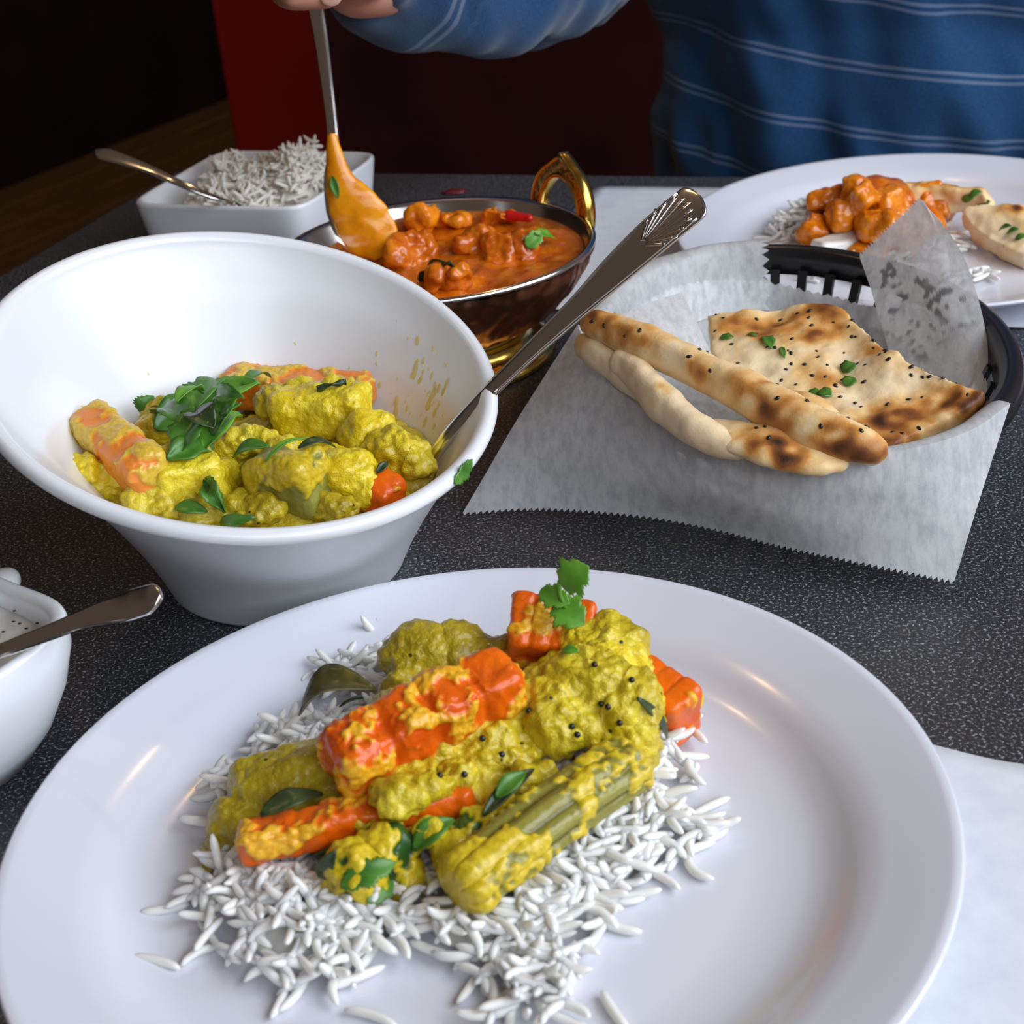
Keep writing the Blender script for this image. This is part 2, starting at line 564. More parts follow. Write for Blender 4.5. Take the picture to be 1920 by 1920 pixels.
def arr(me):
    a = np.empty(len(me.vertices) * 3, 'f'); me.vertices.foreach_get('co', a); a = a.reshape(-1, 3)
    n = np.empty(len(me.vertices) * 3, 'f'); me.vertices.foreach_get('normal', n)
    return a, n.reshape(-1, 3)


def put(me, a):
    me.vertices.foreach_set('co', a.astype('f').ravel()); me.update()


def nz(a, freq, seed=0.0):
    s = Vector((seed * 3.17, seed * 1.31 + 5, seed * 7.7))
    f = noise.noise
    return np.array([f(Vector(p) * freq + s) for p in a.tolist()], 'f')


def cellb(a, freq, seed=0.0):
    """rounded granules, 0..1"""
    s = Vector((seed * 3.17, seed * 1.31 + 5, seed * 7.7))
    out = np.empty(len(a), 'f')
    for i, p in enumerate(a.tolist()):
        d = noise.voronoi(Vector(p) * freq + s)[0][0]
        out[i] = d
    return np.clip(1 - out * 1.25, 0, 1)


def set_attr(me, name, vals):
    at = me.attributes.new(name, 'FLOAT', 'POINT')
    at.data.foreach_set('value', np.asarray(vals, 'f'))


def sstep(x, a, b):
    t = np.clip((x - a) / (b - a), 0, 1)
    return t * t * (3 - 2 * t)


SEED = [1.0]


def lumpy(prims, voxel=0.0011, smooth=3, octaves=((90, 0.0022), (230, 0.0010)), grain=(420, 0.0007), sauce=None, sauce_h=0.0010):
    me = remesh(prims, voxel, smooth)
    SEED[0] += 1.37
    sd = SEED[0]
    a, n = arr(me)
    d = np.zeros(len(a), 'f')
    for fr, am in octaves:
        d += nz(a, fr, sd) * am
    g = np.zeros(len(a), 'f')
    if grain:
        g = cellb(a, grain[0], sd) * grain[1]
    if sauce is not None:
        freq, bias = sauce
        s = nz(a, freq, sd + 9) + 0.5 * nz(a, freq * 2.3, sd + 4) + bias
        s = s + 0.30 * nz(a, freq * 5.5, sd + 6)
        mask = sstep(s, -0.20, 0.24)
        set_attr(me, 'sauce', mask)
        d = d + mask * (sauce_h + g)
    else:
        d = d + g
    put(me, a + n * d[:, None])
    return me


def chunk(name, prims, material, label, cat, group=None, parent=None, **k):
    o = obj(name, lumpy(prims, **k), material, parent)
    if parent is None:
        tag(o, label, cat, group)
    return o


def frame_quat(xdir, up=(0, 0, 1), roll=0.0):
    x = Vector(xdir).normalized()
    u = Vector(up)
    y = u.cross(x).normalized()
    z = x.cross(y).normalized()
    q = Matrix((x, y, z)).transposed().to_quaternion()
    return q @ Quaternion((1, 0, 0), roll)


# --- leaves
def leaf(name, base, tip, half_w, material, up=(0, 0, 1), arch=0.2, fold=0.25, jag=0.0, lobes=0, n=14, m=7, wav=0.0):
    base, tip = Vector(base), Vector(tip)
    t = (tip - base); L = t.length; t.normalize()
    s = t.cross(Vector(up)).normalized(); u = s.cross(t)
    rows = []
    SEED[0] += 0.71
    for i in range(n):
        x = i / (n - 1)
        prof = math.sin(math.pi * min(1, x * 0.97 + 0.02)) ** 0.75 * (1.15 - 0.35 * x)
        if lobes:
            prof *= 0.72 + 0.38 * abs(math.sin(lobes * math.pi * x + 0.4))
        if jag:
            prof *= 1 + jag * (1 if i % 2 else -1)
        row = []
        for j in range(m):
            k = (j / (m - 1) - 0.5) * 2
            w = half_w * prof * k
            z = arch * L * math.sin(math.pi * x) + fold * abs(w) + wav * L * noise.noise(Vector((x * 3, k * 1.5, SEED[0])))
            row.append(base + t * (L * x) + s * w + u * z)
        rows.append(row)
    me = grid_mesh(name, rows)
    bm = bmesh.new(); bm.from_mesh(me)
    bmesh.ops.remove_doubles(bm, verts=bm.verts, dist=1e-6)
    bmesh.ops.solidify(bm, geom=list(bm.faces), thickness=0.0004)
    bm.to_mesh(me); bm.free()
    o = obj(name, me, material)
    return o


# --- rice
def grain_base(L, r, bend, n=10, m=8):
    rows = []
    for i in range(n + 1):
        x = i / n
        a = (x - 0.5) * bend
        R = L / max(bend, 1e-3)
        cx, cz = R * math.sin(a), R * (math.cos(a) - 1)
        rr = r * (max(0.0, 1 - abs(2 * x - 1) ** 4.0)) ** 0.5 if 0 < i < n else r * 0.30
        row = []
        for j in range(m):
            an = 2 * math.pi * j / m
            row.append((cx - math.sin(a) * -rr * math.cos(an) * 0, rr * math.sin(an), cz + rr * math.cos(an)))
        rows.append(row)
    v = np.array([p for r_ in rows for p in r_])
    f = []
    for i in range(n):
        for j in range(m):
            k = (j + 1) % m
            f.append((i * m + j, i * m + k, (i + 1) * m + k, (i + 1) * m + j))
    f.append(tuple(range(m))[::-1]); f.append(tuple(range(n * m, n * m + m)))
    return v, f


GR = [grain_base(random.uniform(0.0140, 0.0190), random.uniform(0.00135, 0.00160), b) for b in (0.2, 0.5, 0.8, 1.2, 1.5, 0.3)]


def rice_mesh(name, placements, scale=1.0):
    V, Fc, off = [], [], 0
    for (p, yaw, pitch, roll) in placements:
        v, f = GR[random.randrange(len(GR))]
        R = (Matrix.Rotation(yaw, 3, 'Z') @ Matrix.Rotation(pitch, 3, 'Y') @ Matrix.Rotation(roll, 3, 'X'))
        s = scale * random.uniform(0.85, 1.1)
        V.append((v * s) @ np.array(R).T + np.array(p))
        Fc += [tuple(i + off for i in q) for q in f]
        off += len(v)
    return pymesh(name, np.concatenate(V), Fc)


def rice_heap(blobs, base_z, n, seed, scale=1.0, tilt=0.35):
    """blobs: (x, y, rx, ry, height); grains scattered over and inside the heap"""
    r = random.Random(seed)
    area = [b[2] * b[3] for b in blobs]
    out = []

    def H(x, y):
        return max((b[4] * math.sqrt(max(0, 1 - ((x - b[0]) / b[2]) ** 2 - ((y - b[1]) / b[3]) ** 2)) for b in blobs))
    for k in range(n):
        b = r.choices(blobs, area)[0]
        rr, an = math.sqrt(r.random()) * 1.03, r.random() * 2 * math.pi
        x, y = b[0] + b[2] * rr * math.cos(an), b[1] + b[3] * rr * math.sin(an)
        h = H(x, y)
        z = base_z + 0.0017 + h * (1 - 0.45 * r.random() ** 2)
        tl = tilt if h > 0.004 else 0.06
        out.append(((x, y, z), r.random() * 6.283, r.gauss(0, tl), r.choice((1.57, -1.57)) + r.gauss(0, 0.5) if h < 0.004 else r.random() * 6.28))
    return out


def surf(px, py, zfall=0.03):
    """first surface met at that place of the photograph"""
    dg = bpy.context.evaluated_depsgraph_get()
    hit, loc, nrm, idx, ob, mtx = scene.ray_cast(dg, CAM, ray(px, py).normalized())
    return (loc, nrm) if hit else (W(px, py, zfall), Vector((0, 0, 1)))


def leaf_on(name, a_, b_, w_, material, lift=(0.0012, 0.0022), **k):
    """leaf lying on whatever is below it"""
    p, n_ = surf(*a_)
    q, m_ = surf(*b_)
    exp = math.hypot(b_[0] - a_[0], b_[1] - a_[1]) * scale_at(p)
    if (q - p).length > 2.4 * exp:
        q = W(b_[0], b_[1], p.z + 0.001)
    up = (n_ + m_ * 0.5 + Vector((0, -0.2, 0.9))).normalized()
    return leaf(name, p + up * lift[0], q + up * lift[1], w_, material, up=up, **k)


# ================================================================== SETTING
TU = Vector((0.9366, -0.3504, 0))     # along the far table edge
TV = Vector((-0.3504, -0.9366, 0))    # towards the camera side
TO = Vector((0.0165, 1.1125, 0))
TQ = Matrix.Rotation(math.atan2(TU.y, TU.x), 4, 'Z')


def T(u, v, z=0.0):
    return TO + TU * u + TV * v + Vector((0, 0, z))


FLOOR_Z = -0.74
fl = struct(obj('floor', box_mesh('floor', (0.4, 1.8, FLOOR_Z - 0.03), (4.2, 5.6, 0.02)), 'gap', smooth=False))
# floor planks run along the far wall line
wd = Vector((-0.463, -0.774, 0)); wd.normalize()          # wall direction in plan
wn = Vector((-wd.y, wd.x, 0))
if wn.x < 0:
    wn = -wn                                            # into the room
WQ = Matrix.Rotation(math.atan2(wd.y, wd.x), 4, 'Z')
W0 = Vector((-1.048, 4.397, 0))
plank_me = box_mesh('plank', (0, 0, 0), (1.2, 0.068, 0.010), bevel=0.002, seg=1)
plank_me.materials.append(M['floor'])
for i in range(16):
    for j in range(2):
        o = bpy.data.objects.new('plank', plank_me); COL.objects.link(o)
        c = W0 + wn * (0.075 + i * 0.14) + wd * (-0.6 + (j * 2.41) + (0.5 if i % 2 else 0))
        o.matrix_world = Matrix.Translation((c.x, c.y, FLOOR_Z)) @ WQ
        o.parent = fl
wl = struct(obj('wall_left', box_mesh('wall_left', W0 - wn * 0.06 + wd * 0.5 + Vector((0, 0, 0.62)), (3.2, 0.05, 1.36), WQ), 'wall', smooth=False))
bb = struct(obj('baseboard_left', box_mesh('baseboard_left', W0 - wn * 0.002 + wd * 0.5 + Vector((0, 0, FLOOR_Z + 0.06)), (3.2, 0.008, 0.05), WQ, 0.003), 'wall', smooth=False))
wb = struct(obj('wall_back', box_mesh('wall_back', (1.9, 5.35, 0.62), (2.6, 0.05, 1.36)), 'wall', smooth=False))

# ---- table
tb = empty('restaurant_table', T(0.45, 0.5, FLOOR_Z), 'dark grey speckled laminate restaurant table under all the dishes', 'table')
obj('tabletop', box_mesh('tabletop', T(0.463, 0.47, -0.002), (0.737, 0.47, 0.002), TQ, 0.0008, 1), 'table', tb, smooth=False)
obj('edge_band', box_mesh('edge_band', T(0.463, 0.47, -0.0201), (0.739, 0.472, 0.0159), TQ, 0.003, 2), 'table_edge', tb, smooth=False)
obj('pedestal', box_mesh('pedestal', T(0.463, 0.47, -0.377), (0.045, 0.045, 0.340), TQ, 0.006), 'iron', tb, smooth=False)
obj('base_plate', box_mesh('base_plate', T(0.463, 0.47, -0.7265), (0.28, 0.24, 0.0095), TQ, 0.006), 'iron', tb, smooth=False)

# ---- booth bench behind the table
bn = empty('booth_bench', T(0.5, -0.45, FLOOR_Z), 'booth bench with dark maroon back and bright red end panel', 'bench')
obj('seat', box_mesh('seat', T(0.60, -0.36, -0.30), (0.72, 0.24, 0.06), TQ, 0.03, 4), 'maroon', bn)
obj('seat_base', box_mesh('seat_base', T(0.60, -0.38, -0.545), (0.70, 0.20, 0.183), TQ, 0.004), 'maroon', bn, smooth=False)
obj('backrest', box_mesh('backrest', T(0.45, -0.66, -0.06), (0.90, 0.055, 0.62), TQ, 0.03, 4), 'maroon', bn)
obj('end_panel', box_mesh('end_panel', T(-0.387, -0.41, -0.14), (0.058, 0.012, 0.588), TQ, 0.004), 'red', bn, smooth=False)

# ---- paper placemats
def sheet(name, corners, nu, nv, z0, wav, material, seed, edge=0.0):
    a, b, c, d = [Vector(p) for p in corners]     # a-b far edge, d-c near edge
    rows = []
    for i in range(nv + 1):
        y = i / nv
        row = []
        for j in range(nu + 1):
            x = j / nu
            p = a.lerp(b, x).lerp(d.lerp(c, x), y)
            e = min(x, y, 1 - x, 1 - y)
            p = p + TV * (edge * noise.noise(Vector((x * 9, seed, y * 4))) * (1 if i in (0,) else 0.0))
            p.z = z0 + wav * (0.5 + 0.5 * noise.noise(Vector((p.x * 9, p.y * 9, seed)))) * max(0, 1 - e * 9)
            row.append(p)
        rows.append(row)
    me = grid_mesh(name, rows)
    bm = bmesh.new(); bm.from_mesh(me)
    bmesh.ops.solidify(bm, geom=list(bm.faces), thickness=0.0003)
    bm.to_mesh(me); bm.free()
    return obj(name, me, material)


tag(sheet('paper_placemat', [T(0.078, 0.03), T(0.53, 0.03), T(0.53, 0.266), T(0.078, 0.266)], 40, 24, 0.0006, 0.0006, 'mat_paper', 3),
    'white paper placemat under the far plate with the orange curry', 'placemat')
A = W(1718, 1357) + TU * -0.09
dd = (W(1917, 1395) - W(1718, 1357)).normalized()
nn = Vector((dd.y, -dd.x, 0))
tag(sheet('paper_placemat', [A, A + dd * 0.40, A + dd * 0.40 + nn * 0.20, A + nn * 0.20], 60, 24, 0.0006, 0.0008, 'mat_paper', 8, edge=0.006),
    'pale paper placemat at the right, partly under the near plate', 'placemat')

# ================================================================== PLATES
PLATE_PROF = [(0, 0.0045), (0.080, 0.0045), (0.096, 0.0052), (0.104, 0.0075), (0.109, 0.0110), (0.114, 0.0142), (0.120, 0.0163), (0.130, 0.0190), (0.1365, 0.0211),
              (0.1392, 0.0217), (0.1402, 0.0212), (0.1400, 0.0200), (0.136, 0.0180), (0.122, 0.0133), (0.114, 0.0098), (0.107, 0.0050), (0.100, 0.0024), (0.093, 0.0016), (0.092, 0.0001), (0.088, 0.0001),
              (0.087, 0.0012), (0.070, 0.0014), (0, 0.0014)]


def plate(c, label):
    o = obj('dinner_plate', lathe('dinner_plate', PLATE_PROF, (0, 0, 0), 160), 'melamine')
    o.location = c
    return tag(o, label, 'plate', 'white melamine dinner plates')


PC1 = Vector((-0.0194, 0.3573, 0.0018))
PC2 = Vector((0.2517, 0.8534, 0.0018))
plate(PC1, 'large white melamine plate in front holding rice and yellow vegetable curry')
plate(PC2, 'white melamine plate at the back right with orange curry and bread')
PZ = 0.0018 + 0.0045

# ================================================================== SLANTED BOWL
BC = Vector((-0.0955, 0.556, 0)); BR = 0.049
RC = Vector((-0.0987, 0.550, 0.0932)); RN = Vector((0.2412, -0.221, 1)).normalized(); RR = 0.1002
rx = (Vector((1, 0, 0)) - RN * RN.x).normalized(); ry = RN.cross(rx)


def bowl_frame(th):
    e = rx * math.cos(th) + ry * math.sin(th)
    return e


def bowl_pt(th, t, off=0.0):
    """outer wall, t 0 base .. 1 rim, off = inward offset"""
    eh = Vector((math.cos(th), math.sin(th), 0))
    b = BC + eh * BR
    r = RC + bowl_frame(th) * (RR - 0.0025)
    # control bulges a little outward low down
    c = BC + eh * (BR + 0.012) + Vector((0, 0, r.z * 0.40))
    p = b * (1 - t) ** 2 + c * (2 * t * (1 - t)) + r * t ** 2
    if off:
        p = p - eh * off + Vector((0, 0, 0))
    return p


def bowl_mesh():
    n = 144
    rows = []
    foot = [(0.0, 0.0008), (BR - 0.009, 0.0008), (BR - 0.007, 0.0), (BR - 0.002, 0.0)]
    for r, z in foot:
        rows.append([BC + Vector((r * math.cos(2 * math.pi * j / n), r * math.sin(2 * math.pi * j / n), z)) for j in range(n)])
    for t in (0.012, 0.03, 0.06, 0.12, 0.2, 0.3, 0.4, 0.5, 0.6, 0.7, 0.8, 0.88, 0.93, 0.955):
        rows.append([bowl_pt(2 * math.pi * j / n, t) for j in range(n)])
    # rolled lip
    for dr, dz in ((-0.0012, -0.0048), (0.0, -0.0038), (0.0004, -0.0022), (0.0, -0.0006), (-0.0014, 0.0006), (-0.0032, 0.0009), (-0.0050, 0.0002), (-0.0064, -0.0016), (-0.0072, -0.0044)):
        rows.append([RC + bowl_frame(2 * math.pi * j / n) * (RR + dr) + RN * dz for j in range(n)])
    for t in (0.88, 0.8, 0.7, 0.6, 0.5, 0.4, 0.3, 0.22, 0.16):
        rows.append([bowl_pt(2 * math.pi * j / n, t, 0.0052) for j in range(n)])
    for r, z in ((0.044, 0.0075), (0.034, 0.0058), (0.0, 0.0055)):
        rows.append([BC + Vector((r * math.cos(2 * math.pi * j / n), r * math.sin(2 * math.pi * j / n), z)) for j in range(n)])
    me = grid_mesh('slanted_bowl', rows, True)
    bm = bmesh.new(); bm.from_mesh(me)
    bmesh.ops.remove_doubles(bm, verts=bm.verts, dist=1e-6)
    bmesh.ops.recalc_face_normals(bm, faces=bm.faces)
    bm.to_mesh(me); bm.free()
    return me


bowl = empty('slanted_bowl', BC, 'big white bowl with a slanted rim holding yellow vegetable curry', 'bowl')
obj('bowl_shell', bowl_mesh(), 'glaze', bowl)


# turmeric splashes stuck on the inner wall
def splashes():
    r = random.Random(5)
    V, Fc = [], []
    spots = []
    for k in range(70):                         # right inner wall
        spots.append((r.gauss(0.50, 0.16), r.uniform(0.50, 0.90), abs(r.gauss(0, 0.0007)) + 0.0003, r.uniform(1, 2.2)))
    for k in range(26):                         # left inner wall
        spots.append((r.gauss(3.45, 0.22), r.uniform(0.42, 0.72), abs(r.gauss(0, 0.0008)) + 0.0004, r.uniform(1, 2.5)))
    for k in range(10):
        spots.append((r.uniform(0.9, 3.0), r.uniform(0.35, 0.8), 0.0005, 1.3))
    for th, t, s, el in spots:
        c = bowl_pt(th, t, 0.0052)
        a = (bowl_pt(th + 0.01, t, 0.0052) - c).normalized()
        b = (bowl_pt(th, t + 0.01, 0.0052) - c).normalized()
        nn_ = a.cross(b).normalized()
        if nn_.dot(BC + Vector((0, 0, 0.08)) - c) < 0:
            nn_ = -nn_
        i0 = len(V)
        V.append(c + nn_ * 0.0005)
        for j in range(9):
            an = 2 * math.pi * j / 9
            k = r.uniform(0.7, 1.2)
            V.append(c + nn_ * 0.00015 + a * (s * k * math.cos(an)) + b * (s * el * k * math.sin(an)))
        for j in range(9):
            Fc.append((i0, i0 + 1 + j, i0 + 1 + (j + 1) % 9))
    return pymesh('sauce_splashes', V, Fc)


sp = obj('sauce_splashes', splashes(), 'smear', bowl)
sp['kind'] = 'stuff'
sp['label'] = 'yellow turmeric splashes on the inner wall'


# ================================================================== SQUARE DISHES
def sq(th, r, p):
    c, s = math.cos(th), math.sin(th)
    k = (abs(c) ** p + abs(s) ** p) ** (-1 / p)
    return r * k * c, r * k * s


def square_dish(name, c, yaw, prof_out, prof_in, n=128, wave=0.0):
    """profiles are (half side, z, squareness)"""
    R = Matrix.Rotation(yaw, 3, 'Z')
    rows = []
    for hs, z, p in prof_out + prof_in:
        row = []
        for j in range(n):
            th = 2 * math.pi * (j + 0.5) / n
            x, y = sq(th, hs, p)
            zz = z + wave * (z / 0.05) * (abs(math.sin(2 * th)) ** 3)
            row.append(Vector(c) + R @ Vector((x, y, zz)))
        rows.append(row)
    me = grid_mesh(name, rows, True)
    bm = bmesh.new(); bm.from_mesh(me)
    bmesh.ops.remove_doubles(bm, verts=bm.verts, dist=1e-6)
    bmesh.ops.recalc_face_normals(bm, faces=bm.faces)
    bm.to_mesh(me); bm.free()
    return me


out_p = [(0.0, 0.0, 4), (0.045, 0.0, 5), (0.051, 0.002, 6), (0.055, 0.010, 7), (0.0590, 0.026, 8), (0.0610, 0.040, 8), (0.0620, 0.0478, 8), (0.0620, 0.0495, 8)]
in_p = [(0.0612, 0.0504, 8), (0.0598, 0.0504, 8), (0.0588, 0.0494, 8), (0.0578, 0.042, 8), (0.0550, 0.025, 7), (0.050, 0.011, 6), (0.044, 0.0066, 5), (0.0, 0.006, 4)]
RD = Vector((-0.1445, 0.981, 0))
rdish = obj('square_dish', square_dish('square_dish', (0, 0, 0), math.radians(-21.5), out_p, in_p), 'glaze')
rdish.location = RD
tag(rdish, 'white square porcelain dish heaped with plain rice at the back left', 'dish')

out_p2 = [(0.0, 0.0, 2.6), (0.034, 0.0, 2.8), (0.040, 0.002, 3.0), (0.047, 0.012, 3.2), (0.0525, 0.026, 3.6), (0.0550, 0.040, 4.2), (0.0548, 0.0492, 4.6), (0.0540, 0.0508, 4.8)]
in_p2 = [(0.0528, 0.0512, 4.8), (0.0508, 0.0508, 4.8), (0.0490, 0.0490, 4.6), (0.0480, 0.040, 4.2), (0.046, 0.026, 3.6), (0.040, 0.013, 3), (0.034, 0.0075, 2.8), (0.0, 0.007, 2.6)]
RAC = Vector((-0.2190, 0.4345, 0))
ra = empty('yogurt_dish', RAC, 'small white square dish of yogurt sauce cut off at the left edge', 'dish')
obj('dish_shell', square_dish('yogurt_dish', RAC, math.radians(50), out_p2, in_p2, wave=0.002), 'glaze', ra)
# little lug on the far side of the rim
lp = W(4, 1096, 0.046)
obj('lug', lumpy([prim_ell(lp, (0.0065, 0.010, 0.0045)), prim_ell(lp + Vector((-0.004, -0.008, 0.0)), (0.006, 0.010, 0.004))], voxel=0.0008, octaves=(), grain=None), 'glaze', ra)


# yogurt sauce surface
def pool(name, c, yaw, hs, p, z, amp, seed, n=70, rings=34):
    R = Matrix.Rotation(yaw, 3, 'Z')
    rows = []
    for i in range(rings + 1):
        k = i / rings
        row = []
        for j in range(n):
            th = 2 * math.pi * (j + 0.5) / n
            x, y = sq(th, hs * k, p)
            q = Vector((x, y, 0)) + Vector((seed, 0, 0))
            dz = amp * (noise.noise(q * 60) + 0.5 * noise.noise(q * 150)) * (1 - k ** 6) - 0.001 * k ** 8
            row.append(Vector(c) + R @ Vector((x, y, z + dz)))
        rows.append(row)
    me = grid_mesh(name, rows, True)
    bm = bmesh.new(); bm.from_mesh(me)
    bmesh.ops.remove_doubles(bm, verts=bm.verts, dist=1e-7)
    bmesh.ops.recalc_face_normals(bm, faces=bm.faces)
    if sum(f.normal.z for f in bm.faces) < 0:
        bmesh.ops.reverse_faces(bm, faces=bm.faces)
    bm.to_mesh(me); bm.free()
    return me


tag(obj('yogurt_sauce', pool('yogurt_sauce', RAC, math.radians(50), 0.0482, 4.3, 0.0440, 0.0035, 2.0), 'raita'),
    'creamy pale yogurt sauce with dark specks in the small left dish', 'sauce')
yspecks = []
r_ = random.Random(3)
for k in range(12):
    p = W(r_.uniform(5, 90), r_.uniform(1130, 1195), 0.0462)
    yspecks.append(prim_ell(p, (0.0007, 0.0004, 0.0003)))
bm = bmesh.new()
for p in yspecks:
    add_prim(bm, p)
me = bpy.data.meshes.new('cumin_specks'); bm.to_mesh(me); bm.free()
o = obj('cumin_specks', me, 'seed'); tag(o, 'tiny dark cumin specks on the pale yogurt sauce', 'spice', kind='stuff')

# ================================================================== COPPER SERVING BOWL
KC = Vector((-0.027, 0.770, 0)); KR = 0.0831; KZ = 0.062
kar = empty('copper_serving_bowl', KC, 'hammered copper serving bowl with brass foot and ring handles full of orange curry', 'serving bowl')
body = lathe('copper_body', [(0.030, 0.0185), (0.040, 0.0195), (0.052, 0.0240), (0.063, 0.0320), (0.072, 0.0430), (0.0785, 0.0530), (0.0815, 0.0600), (0.0822, 0.0612)], KC, 160)
bm = bmesh.new(); bm.from_mesh(body)
bmesh.ops.subdivide_edges(bm, edges=list(bm.edges), cuts=2, use_grid_fill=True)
bm.to_mesh(body); bm.free()
a, n = arr(body)
put(body, a - n * ((1 - cellb(a, 120, 3.0)) * -0.0030)[:, None])
obj('copper_body', body, 'copper', kar)
obj('steel_lining', lathe('steel_lining', [(0.0, 0.0205), (0.030, 0.0205), (0.050, 0.0260), (0.062, 0.0340), (0.071, 0.0450), (0.077, 0.0540), (0.0800, 0.0608), (0.0812, 0.0625), (0.0830, 0.0630), (0.0842, 0.0618), (0.0840, 0.0600), (0.0826, 0.0594)], KC, 128), 'steel', kar)
obj('foot', lathe('foot', [(0.0, 0.0020), (0.040, 0.0020), (0.0555, 0.0), (0.0585, 0.0006), (0.0595, 0.0028), (0.0580, 0.0050), (0.0540, 0.0062), (0.0515, 0.0058), (0.047, 0.0078), (0.044, 0.0110), (0.0435, 0.0140), (0.0450, 0.0160), (0.0440, 0.0185), (0.036, 0.0196), (0.0, 0.0198)], KC, 128), 'brass', kar)


def ring_handle(mid_ang, parent, lean=0.12):
    """pointed arch of brass plate standing on the rim"""
    d = Vector((math.cos(mid_ang), math.sin(mid_ang), 0))
    tn = Vector((-d.y, d.x, 0))
    upv = (Vector((0, 0, 1)) + d * lean).normalized()
    o_ = KC + d * (KR - 0.0005) + Vector((0, 0, KZ - 0.004))
    nrm = tn.cross(upv).normalized()
    N = 40
    outer, inner = [], []
    for i in range(N + 1):
        an = math.pi * (1.08 - 1.16 * i / N)
        x, y = math.cos(an), math.sin(an)
        pk = 1 + 0.16 * max(0, 1 - abs(x) * 2.6)
        outer.append((0.0262 * x, 0.003 + 0.0275 * y * pk))
        inner.append((0.0165 * x, 0.003 + 0.0180 * y))
    def P(q, h):
        return o_ + tn * q[0] + upv * q[1] + nrm * h
    hw = 0.0030
    prof = [(0.0, -hw), (0.0, hw), (0.18, hw * 1.25), (0.30, hw * 0.8), (0.70, hw * 0.8), (0.82, hw * 1.25), (1.0, hw), (1.0, -hw), (0.82, -hw * 1.25), (0.70, -hw * 0.8), (0.30, -hw * 0.8), (0.18, -hw * 1.25)]
    rows = []
    for i in range(N + 1):
        row = []
        for k, h in prof:
            q = (outer[i][0] * (1 - k) + inner[i][0] * k, outer[i][1] * (1 - k) + inner[i][1] * k)
            row.append(P(q, h))
        rows.append(row)
    me = grid_mesh('handle', rows, True)
    recalc(me)
    ho = obj('handle', me, 'brass', parent)
    # engraved field on both faces
    for sgn in (1, -1):
        rows = []
        for i in range(N + 1):
            row = []
            for k in (0.24, 0.5, 0.76):
                q = (outer[i][0] * (1 - k) + inner[i][0] * k, outer[i][1] * (1 - k) + inner[i][1] * k)
                row.append(P(q, sgn * hw * 1.0))
            rows.append(row)
        obj('engraving', grid_mesh('engraving', rows), 'brass_engraved', ho)


hp = (W(996, 374, KZ) + W(1096, 414, KZ)) * 0.5 - KC
HA = math.atan2(hp.y, hp.x)
ring_handle(HA, kar)
ring_handle(HA + math.pi, kar, 0.75)

# gravy in the copper bowl
kg = lathe('orange_gravy', [(0.0, 0.0560)] + [(0.0775 * i / 40, 0.0560) for i in range(1, 41)], KC, 120)
a, n = arr(kg)
rr = np.hypot(a[:, 0] - KC.x, a[:, 1] - KC.y)
left = sstep(-(a[:, 0] - KC.x) - (a[:, 1] - KC.y) * 0.2, 0.0, 0.06)
a[:, 2] += (nz(a, 55, 2) * 0.0032 + nz(a, 140, 5) * 0.0022 + nz(a, 300, 8) * 0.0007) * (1 - (rr / 0.0775) ** 8) - left * 0.004
put(kg, a)
bm = bmesh.new(); bm.from_mesh(kg)
if sum(f.normal.z for f in bm.faces) < 0:
    bmesh.ops.reverse_faces(bm, faces=bm.faces)
bm.to_mesh(kg); bm.free()
tag(obj('curry_gravy', kg, 'orange_gravy'), 'thick orange gravy filling the copper serving bowl', 'curry')


def sauce_lump(px, py, z, wpx, hpx, material, label, cat, group, seed, squash=0.75, name='curry_chunk', parts=3, bev=0.8, octs=((55, 0.0040), (130, 0.0024), (330, 0.0010))):
    c = W(px, py, z)
    s = scale_at(c)
    r = random.Random(seed)
    pr = []
    for k in range(parts):
        off = Vector((r.uniform(-0.35, 0.35) * wpx * s, r.uniform(-0.35, 0.35) * hpx * s * 1.2, r.uniform(-0.1, 0.12) * hpx * s))
        q = Quaternion(Vector((r.random() - .5, r.random() - .5, r.random())).normalized(), r.random() * 3)
        pr.append(prim_box(c + off, (wpx * s * 0.36 * r.uniform(.8, 1.1), wpx * s * 0.30 * r.uniform(.8, 1.1), hpx * s * 0.40 * squash), q, bev))
    return chunk(name, pr, material, label, cat, group, voxel=0.0008, smooth=2, octaves=octs, grain=None)


GK = 'pieces standing out of the copper bowl gravy'
for i, (px, py, z, w_, h_, lab) in enumerate([
    (795, 410, 0.061, 80, 52, 'orange sauced piece beside the dipping spoon in the copper bowl'),
    (765, 470, 0.060, 110, 62, 'largest sauced piece at the near left of the copper bowl'),
    (845, 520, 0.060, 90, 50, 'sauced piece against the near rim of the copper bowl'),
    (855, 410, 0.060, 70, 40, 'small sauced piece at the far middle of the copper bowl'),
    (890, 460, 0.059, 100, 44, 'low sauced lump in the centre of the copper bowl'),
    (935, 405, 0.060, 62, 36, 'sauced piece next to the red chili in the copper bowl'),
    (960, 470, 0.058, 90, 34, 'flat sauced lump beneath the green leaf in the copper bowl'),
    (715, 450, 0.058, 60, 40, 'sauced lump touching the orange coated spoon tip')]):
    sauce_lump(px, py, z, w_, h_, 'orange_chunk' if i in (0, 3, 5) else 'orange_gravy', lab, 'curry piece', GK, 40 + i)
c = W(972, 405, 0.0615)
chunk('chili_piece', [prim_cap(c + Vector((-0.005, 0.002, 0)), c + Vector((0.006, -0.004, -0.0005)), 0.0030, 0.0022)], 'chili', 'bright red chili piece in the orange gravy', 'chili',
      voxel=0.0006, octaves=((200, 0.0006),), grain=None)
